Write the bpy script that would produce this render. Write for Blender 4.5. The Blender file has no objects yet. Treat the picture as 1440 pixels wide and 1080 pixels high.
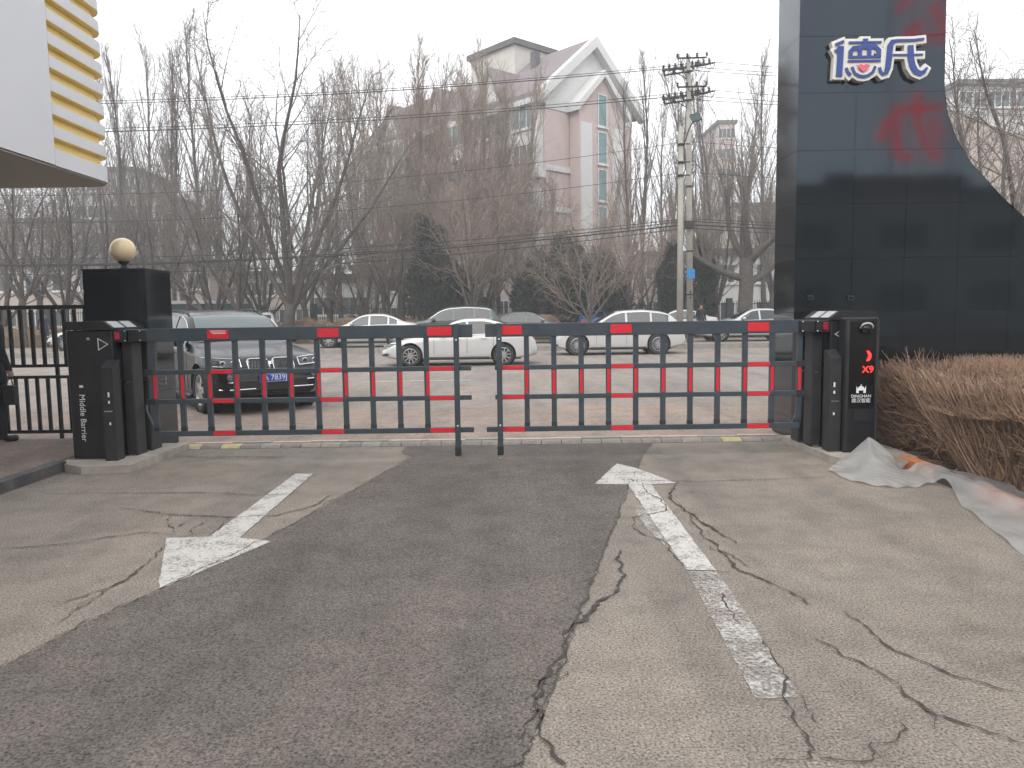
import bpy, bmesh, math, random
from mathutils import Vector, Matrix, Quaternion
import numpy as np

SC = bpy.context.scene
COL = SC.collection
PI = math.pi
rnd = random.Random(11)

# ------------------------------------------------------------------ camera
cam_d = bpy.data.cameras.new('camera')
cam = bpy.data.objects.new('camera', cam_d)
COL.objects.link(cam)
cam_d.sensor_width = 36.0
cam_d.lens = 27.0
cam_d.clip_start = 0.05
cam_d.clip_end = 4000
PITCH = math.atan(100 / 1080.0)
ROLL = math.radians(0.8)
cam.matrix_world = (Matrix.Translation((0, 0, 1.6)) @ Matrix.Rotation(PI / 2 - PITCH, 4, 'X')
                    @ Matrix.Rotation(-ROLL, 4, 'Z'))
SC.camera = cam

# ------------------------------------------------------------------ overcast sky
SUN_EL, SUN_AZ = math.radians(48), math.radians(205)   # azimuth clockwise from +Y
world = bpy.data.worlds.new('World')
SC.world = world
world.use_nodes = True
wn, wl = world.node_tree.nodes, world.node_tree.links
wn.clear()
w_out = wn.new('ShaderNodeOutputWorld')
w_bg = wn.new('ShaderNodeBackground')
w_bg.inputs['Strength'].default_value = 0.1
sky = wn.new('ShaderNodeTexSky')
sky.sky_type = 'NISHITA'
sky.sun_disc = False
sky.sun_elevation = SUN_EL
sky.sun_rotation = SUN_AZ
sky.air_density = 1.0
sky.dust_density = 4.0
sky.ozone_density = 1.0
w_hs = wn.new('ShaderNodeHueSaturation')
w_hs.inputs['Saturation'].default_value = 0.35
w_mix = wn.new('ShaderNodeMix')
w_mix.data_type = 'RGBA'
w_mix.inputs['Factor'].default_value = 0.86
# cloud deck: soft, very low contrast
w_tc = wn.new('ShaderNodeTexCoord')
w_no = wn.new('ShaderNodeTexNoise')
w_no.inputs['Scale'].default_value = 1.6
w_no.inputs['Detail'].default_value = 3
w_cr = wn.new('ShaderNodeValToRGB')
w_cr.color_ramp.elements[0].position = 0.3
w_cr.color_ramp.elements[0].color = (8.6, 8.8, 9.15, 1)
w_cr.color_ramp.elements[1].position = 0.7
w_cr.color_ramp.elements[1].color = (9.9, 10.0, 10.2, 1)
wl.new(w_tc.outputs['Generated'], w_no.inputs['Vector'])
wl.new(w_no.outputs['Fac'], w_cr.inputs['Fac'])
wl.new(sky.outputs['Color'], w_hs.inputs['Color'])
wl.new(w_hs.outputs['Color'], w_mix.inputs['A'])
wl.new(w_cr.outputs['Color'], w_mix.inputs['B'])
wl.new(w_mix.outputs['Result'], w_bg.inputs['Color'])
wl.new(w_bg.outputs['Background'], w_out.inputs['Surface'])

sun_d = bpy.data.lights.new('sun', 'SUN')
sun_d.energy = 0.9
sun_d.angle = math.radians(60)
sun_d.color = (1.0, 0.96, 0.9)
sun = bpy.data.objects.new('sun', sun_d)
COL.objects.link(sun)
sdir = Vector((math.sin(SUN_AZ) * math.cos(SUN_EL), math.cos(SUN_AZ) * math.cos(SUN_EL), math.sin(SUN_EL)))
sun.rotation_euler = sdir.to_track_quat('Z', 'Y').to_euler()
sun.location = (0, 0, 30)

SC.view_settings.view_transform = 'Standard'
SC.view_settings.look = 'None'
SC.view_settings.exposure = 1.05
SC.view_settings.gamma = 1.0
SC.view_settings.use_curve_mapping = False
SC.cycles.use_denoising = True
SC.cycles.max_bounces = 5
SC.cycles.diffuse_bounces = 2
SC.cycles.glossy_bounces = 3
SC.cycles.transparent_max_bounces = 8
SC.cycles.adaptive_threshold = 0.02

# ------------------------------------------------------------------ materials
def new_mat(name):
    m = bpy.data.materials.new(name)
    m.use_nodes = True
    nt = m.node_tree
    b = nt.nodes['Principled BSDF']
    return m, nt, b

def noise(nt, scale, detail=4, rough=0.55, vec=None):
    n = nt.nodes.new('ShaderNodeTexNoise')
    n.inputs['Scale'].default_value = scale
    n.inputs['Detail'].default_value = detail
    n.inputs['Roughness'].default_value = rough
    if vec is not None:
        nt.links.new(vec, n.inputs['Vector'])
    return n

def ramp(nt, fac, stops):
    r = nt.nodes.new('ShaderNodeValToRGB')
    e = r.color_ramp.elements
    e[0].position, e[0].color = stops[0][0], (*stops[0][1], 1)
    e[1].position, e[1].color = stops[-1][0], (*stops[-1][1], 1)
    for p, c in stops[1:-1]:
        k = e.new(p)
        k.color = (*c, 1)
    nt.links.new(fac, r.inputs['Fac'])
    return r

def mixc(nt, fac, a, b, mode='MIX'):
    m = nt.nodes.new('ShaderNodeMix')
    m.data_type = 'RGBA'
    m.blend_type = mode
    for sock, v in (('Factor', fac), ('A', a), ('B', b)):
        if isinstance(v, (int, float)):
            m.inputs[sock].default_value = v
        elif isinstance(v, tuple):
            m.inputs[sock].default_value = (*v, 1)
        else:
            nt.links.new(v, m.inputs[sock])
    return m.outputs['Result']

def pos(nt):
    return nt.nodes.new('ShaderNodeNewGeometry').outputs['Position']

def mat(name, col, rough=0.6, metal=0.0, var=0.12, scale=6.0, bump=0.0, bscale=60.0, coat=0.0,
        spec=0.5, emit=None, estr=0.0, dirt=0.0):
    """Plain surface: colour with soft unevenness, fine relief, dust gathered in patches."""
    m, nt, b = new_mat(name)
    P = nt.nodes.new('ShaderNodeTexCoord').outputs['Object']
    n = noise(nt, scale, 5, 0.6, P)
    lo = tuple(max(0, c * (1 - var)) for c in col)
    hi = tuple(min(1, c * (1 + var)) for c in col)
    c = ramp(nt, n.outputs['Fac'], [(0.3, lo), (0.7, hi)]).outputs['Color']
    if dirt:
        n2 = noise(nt, scale * 0.37, 8, 0.7, P)
        f = ramp(nt, n2.outputs['Fac'], [(0.42, (0, 0, 0)), (0.75, (dirt, dirt, dirt))])
        c = mixc(nt, f.outputs['Color'], c, (0.24, 0.21, 0.18))
    nt.links.new(c, b.inputs['Base Color'])
    rr = nt.nodes.new('ShaderNodeMapRange')
    rr.inputs['To Min'].default_value = max(0.02, rough * 0.8)
    rr.inputs['To Max'].default_value = min(1, rough * 1.2)
    nt.links.new(n.outputs['Fac'], rr.inputs['Value'])
    nt.links.new(rr.outputs['Result'], b.inputs['Roughness'])
    b.inputs['Metallic'].default_value = metal
    b.inputs['Specular IOR Level'].default_value = spec
    if coat:
        b.inputs['Coat Weight'].default_value = coat
        b.inputs['Coat Roughness'].default_value = 0.04
    if bump:
        n3 = noise(nt, bscale, 4, 0.6, P)
        bp = nt.nodes.new('ShaderNodeBump')
        bp.inputs['Strength'].default_value = bump
        bp.inputs['Distance'].default_value = 0.01
        nt.links.new(n3.outputs['Fac'], bp.inputs['Height'])
        nt.links.new(bp.outputs['Normal'], b.inputs['Normal'])
    if emit:
        b.inputs['Emission Color'].default_value = (*emit, 1)
        b.inputs['Emission Strength'].default_value = estr
    return m

def asphalt(name, base, tint, patch=0.25, speck=0.5, fine=95.0, stain=0.3):
    m, nt, b = new_mat(name)
    P = pos(nt)
    big = noise(nt, 0.45, 5, 0.6, P)
    mid = noise(nt, 3.2, 6, 0.65, P)
    fin = noise(nt, fine, 3, 0.7, P)
    vor = nt.nodes.new('ShaderNodeTexVoronoi')
    vor.inputs['Scale'].default_value = fine * 1.25
    nt.links.new(P, vor.inputs['Vector'])
    c0 = ramp(nt, big.outputs['Fac'], [(0.3, tuple(x * (1 - patch) for x in base)), (0.55, base), (0.72, tint)]).outputs['Color']
    k = ramp(nt, mid.outputs['Fac'], [(0.28, (1 - stain,) * 3), (0.55, (1, 1, 1)), (0.8, (1.12, 1.11, 1.09))]).outputs['Color']
    mpn = nt.nodes.new('ShaderNodeMapping')
    mpn.inputs['Scale'].default_value = (1.7, 0.22, 1.0)
    nt.links.new(P, mpn.inputs['Vector'])
    trk = noise(nt, 1.0, 4, 0.55, mpn.outputs['Vector'])
    k2 = ramp(nt, trk.outputs['Fac'], [(0.32, (0.80, 0.80, 0.81)), (0.52, (1, 1, 1)), (0.75, (1.10, 1.09, 1.07))]).outputs['Color']
    blot = noise(nt, 1.1, 8, 0.75, P)
    k3 = ramp(nt, blot.outputs['Fac'], [(0.30, (0.72, 0.71, 0.70)), (0.40, (1, 1, 1)), (1.0, (1, 1, 1))]).outputs['Color']
    c1 = mixc(nt, 1.0, mixc(nt, 1.0, mixc(nt, 1.0, c0, k, 'MULTIPLY'), k2, 'MULTIPLY'), k3, 'MULTIPLY')
    s = ramp(nt, fin.outputs['Fac'], [(0.30, (1 - speck,) * 3), (0.5, (1, 1, 1)), (0.72, (1 + speck * 0.8,) * 3)]).outputs['Color']
    c2 = mixc(nt, 1.0, c1, s, 'MULTIPLY')
    st = ramp(nt, vor.outputs['Color'], [(0.0, (0.75, 0.75, 0.75)), (0.5, (1, 1, 1)), (1.0, (1.3, 1.28, 1.24))]).outputs['Color']
    c3 = mixc(nt, 0.6, c2, mixc(nt, 1.0, c2, st, 'MULTIPLY'))
    nt.links.new(c3, b.inputs['Base Color'])
    b.inputs['Roughness'].default_value = 0.88
    b.inputs['Specular IOR Level'].default_value = 0.25
    bp = nt.nodes.new('ShaderNodeBump')
    bp.inputs['Strength'].default_value = 0.5
    bp.inputs['Distance'].default_value = 0.004
    nt.links.new(fin.outputs['Fac'], bp.inputs['Height'])
    nt.links.new(bp.outputs['Normal'], b.inputs['Normal'])
    return m

def road_paint(name, thr, soft, under):
    """white road paint worn through to the asphalt by an uneven mask"""
    m, nt, b = new_mat(name)
    P = pos(nt)
    a = noise(nt, 46, 6, 0.75, P)
    c = noise(nt, 5, 4, 0.6, P)
    mx = nt.nodes.new('ShaderNodeMath')
    mx.operation = 'MULTIPLY_ADD'
    mx.inputs[1].default_value = 0.55
    nt.links.new(c.outputs['Fac'], mx.inputs[0])
    nt.links.new(a.outputs['Fac'], mx.inputs[2])
    f = ramp(nt, mx.outputs[0], [(thr - soft, (0, 0, 0)), (thr + soft, (1, 1, 1))]).outputs['Color']
    fine = noise(nt, 90, 3, 0.6, P)
    w = ramp(nt, fine.outputs['Fac'], [(0.3, (0.36, 0.34, 0.315)), (0.65, (0.52, 0.50, 0.47))]).outputs['Color']
    u = ramp(nt, fine.outputs['Fac'], [(0.3, tuple(x * 0.6 for x in under)), (0.7, tuple(x * 1.3 for x in under))]).outputs['Color']
    nt.links.new(w, b.inputs['Base Color'])
    b.inputs['Roughness'].default_value = 0.8
    tpn = nt.nodes.new('ShaderNodeBsdfTransparent')
    mxs = nt.nodes.new('ShaderNodeMixShader')
    nt.links.new(f, mxs.inputs[0])
    nt.links.new(tpn.outputs[0], mxs.inputs[1])
    nt.links.new(b.outputs[0], mxs.inputs[2])
    nt.links.new(mxs.outputs[0], nt.nodes['Material Output'].inputs['Surface'])
    return m

OLD = (0.218, 0.192, 0.164)
NEW = (0.122, 0.106, 0.094)
M = {}
M['old_asphalt'] = asphalt('old_asphalt', OLD, (0.255, 0.212, 0.176), 0.18, 0.85, 85, 0.26)
M['new_asphalt'] = asphalt('new_asphalt', NEW, (0.150, 0.130, 0.114), 0.18, 0.85, 80, 0.25)
M['street'] = asphalt('street_asphalt', (0.255, 0.225, 0.20), (0.30, 0.235, 0.195), 0.15, 0.3, 30, 0.25)
M['apron'] = asphalt('apron_paving', (0.28, 0.225, 0.19), (0.33, 0.22, 0.17), 0.2, 0.3, 30, 0.25)
M['sidewalk'] = asphalt('sidewalk_paving', (0.22, 0.172, 0.15), (0.25, 0.18, 0.15), 0.2, 0.3, 40, 0.25)
M['earth'] = asphalt('verge_earth', (0.105, 0.08, 0.058), (0.13, 0.10, 0.072), 0.3, 0.5, 25, 0.4)
M['soil'] = mat('hedge_soil', (0.085, 0.062, 0.045), 0.95, var=0.5, scale=22, bump=1.0, bscale=45)
M['paint'] = road_paint('white_road_paint', 0.66, 0.13, OLD)
M['paint_worn'] = road_paint('worn_road_paint', 0.81, 0.14, (0.20, 0.185, 0.165))
M['crack'] = mat('crack_dark', (0.042, 0.036, 0.031), 0.95, var=0.4, scale=30)
M['concrete'] = mat('kerb_concrete', (0.33, 0.30, 0.26), 0.85, var=0.2, scale=8, bump=0.4, bscale=80, dirt=0.5)
M['kerb_grey'] = mat('kerb_grey', (0.27, 0.25, 0.225), 0.85, var=0.2, scale=5, bump=0.4, dirt=0.5)
M['kerb_black'] = mat('kerb_black', (0.05, 0.052, 0.055), 0.8, var=0.3, scale=12, bump=0.4, dirt=0.45)
M['kerb_orange'] = mat('kerb_orange', (0.52, 0.17, 0.06), 0.8, var=0.2, scale=12, bump=0.4, dirt=0.55)
M['pink_stone'] = mat('pink_stone', (0.42, 0.31, 0.26), 0.75, var=0.15, scale=14, bump=0.2)
M['bump_yellow'] = mat('bump_yellow', (0.46, 0.40, 0.20), 0.85, var=0.25, scale=14, dirt=0.75)
M['bump_grey'] = mat('bump_grey', (0.19, 0.175, 0.158), 0.85, var=0.25, scale=14, dirt=0.6)
M['bump_pale'] = mat('bump_pale', (0.25, 0.23, 0.20), 0.85, var=0.25, scale=14, dirt=0.6)
M['gate'] = mat('gate_slate_paint', (0.036, 0.051, 0.064), 0.38, var=0.1, scale=9, spec=0.45, dirt=0.10)
M['black_steel'] = mat('black_powder_coat', (0.0125, 0.0145, 0.017), 0.36, var=0.2, scale=7, spec=0.4, dirt=0.05)
M['black_soft'] = mat('black_satin', (0.020, 0.022, 0.025), 0.5, var=0.2, scale=9, spec=0.4, dirt=0.06)
M['rubber'] = mat('black_rubber', (0.014, 0.014, 0.015), 0.75, var=0.25, scale=20)
M['red_tape'] = mat('red_reflective_tape', (0.60, 0.014, 0.028), 0.4, var=0.10, scale=25)
M['red_dark'] = mat('red_lamp_lens', (0.20, 0.008, 0.02), 0.12, var=0.25, scale=60, emit=(1, 0.05, 0.1), estr=0.05)
M['steel'] = mat('bright_steel', (0.55, 0.56, 0.57), 0.3, metal=1.0, var=0.1, scale=20)
M['grey_strip'] = mat('grey_reflective_strip', (0.42, 0.43, 0.43), 0.4, var=0.08, scale=30)
M['white_print'] = mat('white_print', (0.72, 0.73, 0.74), 0.5, var=0.05, scale=30)
M['led'] = mat('red_led', (0.5, 0.01, 0.01), 0.5, emit=(1.0, 0.02, 0.015), estr=2.0)
M['screen'] = mat('dark_screen', (0.008, 0.008, 0.009), 0.12, var=0.1, scale=4)
M['globe'] = mat('cream_globe', (0.66, 0.53, 0.33), 0.25, var=0.06, scale=6, dirt=0.1)
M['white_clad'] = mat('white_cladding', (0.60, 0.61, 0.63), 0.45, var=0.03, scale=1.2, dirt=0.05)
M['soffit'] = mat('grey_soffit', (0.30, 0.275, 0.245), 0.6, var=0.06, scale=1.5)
M['yellow'] = mat('yellow_cladding', (0.86, 0.63, 0.20), 0.45, var=0.05, scale=2)
M['wall_render'] = mat('grey_render', (0.35, 0.34, 0.33), 0.8, var=0.1, scale=2, bump=0.2)
M['logo_white'] = mat('sign_white', (0.72, 0.70, 0.64), 0.45, var=0.05, scale=12, dirt=0.12)
M['logo_blue'] = mat('sign_blue', (0.022, 0.055, 0.24), 0.4, var=0.08, scale=12)
M['logo_pink'] = mat('sign_pink', (0.72, 0.10, 0.17), 0.4, var=0.05, scale=12)
M['bark'] = mat('grey_bark', (0.135, 0.116, 0.10), 0.95, var=0.35, scale=5, bump=0.8, bscale=18)
M['bark_dark'] = mat('dark_bark', (0.082, 0.070, 0.061), 0.95, var=0.35, scale=5, bump=0.8, bscale=18)
M['bark_pale'] = mat('pale_bark', (0.155, 0.135, 0.115), 0.95, var=0.3, scale=5, bump=0.5, bscale=18)
M['twig'] = mat('grey_twigs', (0.165, 0.143, 0.127), 0.95, var=0.3, scale=1.2)
M['twig_brown'] = mat('brown_twigs', (0.25, 0.20, 0.165), 0.95, var=0.3, scale=1.2)
M['lime'] = mat('whitewash', (0.62, 0.60, 0.56), 0.9, var=0.15, scale=6, dirt=0.4)
M['needle'] = mat('juniper_needles', (0.036, 0.044, 0.034), 0.9, var=0.45, scale=2.5)
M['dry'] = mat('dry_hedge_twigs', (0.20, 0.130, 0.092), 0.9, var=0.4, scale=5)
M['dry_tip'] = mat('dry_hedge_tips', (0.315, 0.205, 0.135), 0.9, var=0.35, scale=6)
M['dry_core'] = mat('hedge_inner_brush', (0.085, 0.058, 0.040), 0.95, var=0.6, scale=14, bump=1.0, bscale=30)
M['hedge_far'] = mat('brown_clipped_hedge', (0.15, 0.10, 0.065), 0.95, var=0.45, scale=3, bump=1.0, bscale=12)
M['pole'] = mat('pole_concrete', (0.33, 0.315, 0.28), 0.85, var=0.12, scale=3, bump=0.2, dirt=0.2)
M['wire'] = mat('cable_black', (0.02, 0.02, 0.022), 0.6)
M['porcelain'] = mat('insulator_brown', (0.045, 0.032, 0.03), 0.3, var=0.2)
M['iron'] = mat('dark_iron', (0.016, 0.018, 0.018), 0.5, var=0.2, scale=12)
M['green_iron'] = mat('dark_green_iron', (0.018, 0.042, 0.036), 0.6, var=0.2, scale=6)
M['teal'] = mat('teal_sheet', (0.035, 0.12, 0.115), 0.6, var=0.12, scale=2)
M['blue_plate'] = mat('blue_plate', (0.02, 0.22, 0.52), 0.4, var=0.06)
M['tyre'] = mat('tyre_rubber', (0.016, 0.016, 0.017), 0.85, var=0.2, scale=14, dirt=0.2)
M['rim'] = mat('alloy_rim', (0.52, 0.53, 0.54), 0.28, metal=0.9, var=0.06, scale=14)
M['rim_dark'] = mat('wheel_barrel', (0.03, 0.03, 0.032), 0.5, metal=0.5)
M['glass'] = mat('tinted_glass', (0.013, 0.018, 0.020), 0.04, var=0.08, scale=2, spec=0.8)
M['glass_pale'] = mat('windscreen_glass', (0.075, 0.10, 0.105), 0.04, var=0.08, scale=2, spec=1.0)
M['chrome'] = mat('chrome', (0.68, 0.69, 0.70), 0.12, metal=1.0, var=0.05)
M['trim'] = mat('black_trim', (0.016, 0.016, 0.017), 0.5, var=0.15)
M['lamp_glass'] = mat('headlamp_glass', (0.17, 0.18, 0.19), 0.08, metal=0.4, var=0.3, scale=26)
M['lamp_dark'] = mat('headlamp_inner', (0.05, 0.055, 0.06), 0.1, var=0.3, scale=30)
M['tail'] = mat('tail_lamp', (0.32, 0.012, 0.014), 0.12, var=0.15, scale=20)
M['plate'] = mat('number_plate_blue', (0.015, 0.065, 0.34), 0.4, var=0.04)
M['p_black'] = mat('car_paint_black', (0.006, 0.0065, 0.007), 0.22, var=0.05, coat=0.25, spec=0.35, dirt=0.0)
M['p_white'] = mat('car_paint_white', (0.50, 0.50, 0.49), 0.3, var=0.02, coat=0.7, dirt=0.04)
M['p_silver'] = mat('car_paint_silver', (0.45, 0.45, 0.43), 0.35, metal=0.4, var=0.03, coat=0.7, dirt=0.08)
M['p_dark'] = mat('car_paint_dark', (0.022, 0.028, 0.030), 0.3, var=0.05, coat=0.9, dirt=0.1)
M['p_green'] = mat('car_paint_dark_green', (0.022, 0.045, 0.042), 0.3, var=0.05, coat=0.9, dirt=0.1)
M['p_pale'] = mat('car_paint_pale_green', (0.42, 0.46, 0.45), 0.35, metal=0.3, var=0.03, coat=0.7, dirt=0.06)
M['p_blue'] = mat('car_paint_blue', (0.02, 0.09, 0.30), 0.3, var=0.03, coat=0.7)
M['skin'] = mat('skin', (0.48, 0.30, 0.22), 0.6, var=0.06, scale=20)
M['hair'] = mat('black_hair', (0.012, 0.010, 0.010), 0.6, var=0.3, scale=60)
M['coat'] = mat('dark_coat', (0.014, 0.016, 0.021), 0.85, var=0.25, scale=12, bump=0.4, bscale=25)
M['trousers'] = mat('dark_trousers', (0.010, 0.012, 0.017), 0.85, var=0.25, scale=12, bump=0.4, bscale=25)
M['navy'] = mat('navy_coat', (0.016, 0.024, 0.062), 0.85, var=0.2, scale=10)
M['shoe'] = mat('black_shoes', (0.012, 0.011, 0.011), 0.45, var=0.2)
M['pink_brick'] = mat('pink_facade', (0.50, 0.405, 0.38), 0.85, var=0.10, scale=0.8, bump=0.15, bscale=8, dirt=0.12)
M['cream_render'] = mat('cream_render', (0.52, 0.50, 0.46), 0.85, var=0.08, scale=0.6, dirt=0.15)
M['white_render'] = mat('white_render', (0.60, 0.60, 0.59), 0.85, var=0.06, scale=0.6, dirt=0.15)
M['tan_facade'] = mat('tan_facade', (0.42, 0.36, 0.32), 0.85, var=0.10, scale=0.6, dirt=0.1)
M['grey_facade'] = mat('grey_facade', (0.36, 0.35, 0.34), 0.85, var=0.10, scale=0.4, dirt=0.1)
M['roof'] = mat('plum_roof_tiles', (0.19, 0.16, 0.165), 0.8, var=0.2, scale=2)
M['roof_dark'] = mat('dark_roof_edge', (0.10, 0.095, 0.10), 0.8, var=0.2, scale=2)
M['pane'] = mat('window_pane', (0.045, 0.062, 0.068), 0.08, var=0.3, scale=0.7, spec=0.7)
M['pane_teal'] = mat('teal_window_pane', (0.09, 0.20, 0.21), 0.08, var=0.3, scale=0.7, spec=0.7)
M['frame_white'] = mat('white_window_frame', (0.62, 0.62, 0.61), 0.6, var=0.06)
M['red_letter'] = mat('red_sign_letters', (0.5, 0.01, 0.015), 0.5, emit=(1, 0.02, 0.03), estr=2.8)

# dark polished cladding of the entrance monument
m, nt, b = new_mat('black_polished_cladding')
n = noise(nt, 0.9, 4, 0.6, pos(nt))
nt.links.new(ramp(nt, n.outputs['Fac'], [(0.3, (0.006, 0.007, 0.008)), (0.7, (0.012, 0.0135, 0.015))]).outputs['Color'], b.inputs['Base Color'])
r2 = noise(nt, 3.0, 5, 0.6, pos(nt))
mr = nt.nodes.new('ShaderNodeMapRange')
mr.inputs['To Min'].default_value = 0.04
mr.inputs['To Max'].default_value = 0.085
nt.links.new(r2.outputs['Fac'], mr.inputs['Value'])
nt.links.new(mr.outputs['Result'], b.inputs['Roughness'])
b.inputs['IOR'].default_value = 1.63
b.inputs['Specular Tint'].default_value = (0.66, 0.84, 1.0, 1)
M['cladding'] = m
M['joint'] = mat('panel_joint', (0.022, 0.025, 0.028), 0.4)

# translucent packing foil
m, nt, b = new_mat('milky_plastic_film')
b.inputs['Base Color'].default_value = (0.55, 0.55, 0.54, 1)
b.inputs['Roughness'].default_value = 0.25
tr = nt.nodes.new('ShaderNodeBsdfTranslucent')
tr.inputs['Color'].default_value = (0.7, 0.7, 0.69, 1)
tp = nt.nodes.new('ShaderNodeBsdfTransparent')
ms = nt.nodes.new('ShaderNodeMixShader')
ms.inputs[0].default_value = 0.35
ms2 = nt.nodes.new('ShaderNodeMixShader')
fn = noise(nt, 3.2, 5, 0.6, nt.nodes.new('ShaderNodeTexCoord').outputs['Object'])
fr = nt.nodes.new('ShaderNodeMapRange')
fr.inputs['To Min'].default_value = 0.22
fr.inputs['To Max'].default_value = 0.60
nt.links.new(fn.outputs['Fac'], fr.inputs['Value'])
nt.links.new(fr.outputs['Result'], ms2.inputs[0])
nt.links.new(b.outputs[0], ms.inputs[1])
nt.links.new(tr.outputs[0], ms.inputs[2])
nt.links.new(ms.outputs[0], ms2.inputs[1])
nt.links.new(tp.outputs[0], ms2.inputs[2])
nt.links.new(ms2.outputs[0], nt.nodes['Material Output'].inputs['Surface'])
fb = noise(nt, 14, 5, 0.65, nt.nodes.new('ShaderNodeTexCoord').outputs['Object'])
bp = nt.nodes.new('ShaderNodeBump')
bp.inputs['Strength'].default_value = 0.35
bp.inputs['Distance'].default_value = 0.02
nt.links.new(fb.outputs['Fac'], bp.inputs['Height'])
nt.links.new(bp.outputs['Normal'], b.inputs['Normal'])
M['film'] = m

# ------------------------------------------------------------------ mesh helpers
class MB:
    def __init__(s):
        s.v, s.f = [], []
    def add(s, vs, fs):
        b = len(s.v)
        s.v.extend(vs)
        s.f.extend([tuple(i + b for i in f) for f in fs])
        return s
    def box(s, x0, x1, y0, y1, z0, z1, mtx=None, bev=0.0):
        if bev:
            e = bev
            vs, fs = [], []
            # octagonal-edged box: chamfer all vertical and top edges
            def ring(z, i):
                return [(x0 + i + e, y0 + i, z), (x1 - i - e, y0 + i, z), (x1 - i, y0 + i + e, z), (x1 - i, y1 - i - e, z),
                        (x1 - i - e, y1 - i, z), (x0 + i + e, y1 - i, z), (x0 + i, y1 - i - e, z), (x0 + i, y0 + i + e, z)]
            rings = [ring(z0, e * .6), ring(z0 + e, 0), ring(z1 - e, 0), ring(z1, e * .6)]
            for r in rings:
                vs += r
            for k in range(3):
                for j in range(8):
                    a, c = k * 8 + j, k * 8 + (j + 1) % 8
                    fs.append((a, c, c + 8, a + 8))
            fs.append(tuple(range(7, -1, -1)))
            fs.append(tuple(range(24, 32)))
        else:
            vs = [(x0, y0, z0), (x1, y0, z0), (x1, y1, z0), (x0, y1, z0), (x0, y0, z1), (x1, y0, z1), (x1, y1, z1), (x0, y1, z1)]
            fs = [(3, 2, 1, 0), (4, 5, 6, 7), (0, 1, 5, 4), (1, 2, 6, 5), (2, 3, 7, 6), (3, 0, 4, 7)]
        if mtx is not None:
            vs = [tuple(mtx @ Vector(v)) for v in vs]
        return s.add(vs, fs)
    def tube(s, pts, rad, n=6, cap=True):
        pts = [Vector(p) for p in pts]
        if not isinstance(rad, (list, tuple)):
            rad = [rad] * len(pts)
        b = len(s.v)
        d0 = (pts[1] - pts[0]).normalized()
        ref = Vector((0, 0, 1)) if abs(d0.z) < 0.9 else Vector((1, 0, 0))
        u = d0.cross(ref).normalized()
        for i, p in enumerate(pts):
            if i == 0: d = pts[1] - pts[0]
            elif i == len(pts) - 1: d = pts[-1] - pts[-2]
            else: d = pts[i + 1] - pts[i - 1]
            d.normalize()
            u = (u - d * u.dot(d))
            if u.length < 1e-6: u = d.orthogonal()
            u.normalize()
            w = d.cross(u)
            for k in range(n):
                a = 2 * PI * k / n
                q = p + (u * math.cos(a) + w * math.sin(a)) * rad[i]
                s.v.append((q.x, q.y, q.z))
        for i in range(len(pts) - 1):
            for k in range(n):
                a, c = b + i * n + k, b + i * n + (k + 1) % n
                s.f.append((a, c, c + n, a + n))
        if cap:
            s.f.append(tuple(b + k for k in range(n - 1, -1, -1)))
            e = b + (len(pts) - 1) * n
            s.f.append(tuple(e + k for k in range(n)))
        return s
    def lathe(s, prof, n=24, mtx=None, cap=True):
        """prof: (radius, height) from bottom to top about z"""
        b = len(s.v)
        vs, fs = [], []
        for r, z in prof:
            for k in range(n):
                a = 2 * PI * k / n
                vs.append((r * math.cos(a), r * math.sin(a), z))
        for i in range(len(prof) - 1):
            for k in range(n):
                a, c = i * n + k, i * n + (k + 1) % n
                fs.append((a, c, c + n, a + n))
        if cap and prof[0][0] > 1e-5: fs.append(tuple(range(n - 1, -1, -1)))
        if cap and prof[-1][0] > 1e-5: fs.append(tuple(range((len(prof) - 1) * n, len(prof) * n)))
        if mtx is not None:
            vs = [tuple(mtx @ Vector(v)) for v in vs]
        return s.add(vs, fs)
    def prism(s, poly, fa, fb):
        """poly 2d points; fa, fb map (u, v) to 3d for the two faces"""
        n = len(poly)
        vs = [tuple(fa(*p)) for p in poly] + [tuple(fb(*p)) for p in poly]
        fs = [tuple(range(n)), tuple(range(2 * n - 1, n - 1, -1))]
        for i in range(n):
            j = (i + 1) % n
            fs.append((j, i, i + n, j + n))
        return s.add(vs, fs)
    def grid(s, P):
        """P[i][j] -> 3d points"""
        b = len(s.v)
        ni, nj = len(P), len(P[0])
        for r in P:
            s.v.extend([tuple(p) for p in r])
        for i in range(ni - 1):
            for j in range(nj - 1):
                a = b + i * nj + j
                s.f.append((a, a + 1, a + nj + 1, a + nj))
        return s
    def mesh(s, name, m, smooth=False):
        me = bpy.data.meshes.new(name)
        me.from_pydata(s.v, [], s.f)
        me.materials.append(M[m] if isinstance(m, str) else m)
        if smooth:
            me.polygons.foreach_set('use_smooth', [True] * len(me.polygons))
        me.update()
        return me
    def build(s, name, m, parent=None, smooth=False, fix=True):
        me = s.mesh(name, m, smooth)
        if fix:
            bm = bmesh.new(); bm.from_mesh(me)
            bmesh.ops.recalc_face_normals(bm, faces=bm.faces)
            bm.to_mesh(me); bm.free()
        return link(name, me, parent)

def link(name, me, parent=None):
    o = bpy.data.objects.new(name, me)
    COL.objects.link(o)
    if parent is not None:
        o.parent = parent
        r = parent
        inv = Matrix.Identity(4)
        chain = []
        while r is not None:
            chain.append(r); r = r.parent
        # every mesh is written in the coordinates of the scene; the thing's Empty only marks its base
        if parent.get('_world'):
            o.matrix_parent_inverse = parent.matrix_basis.inverted()
    return o

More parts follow.
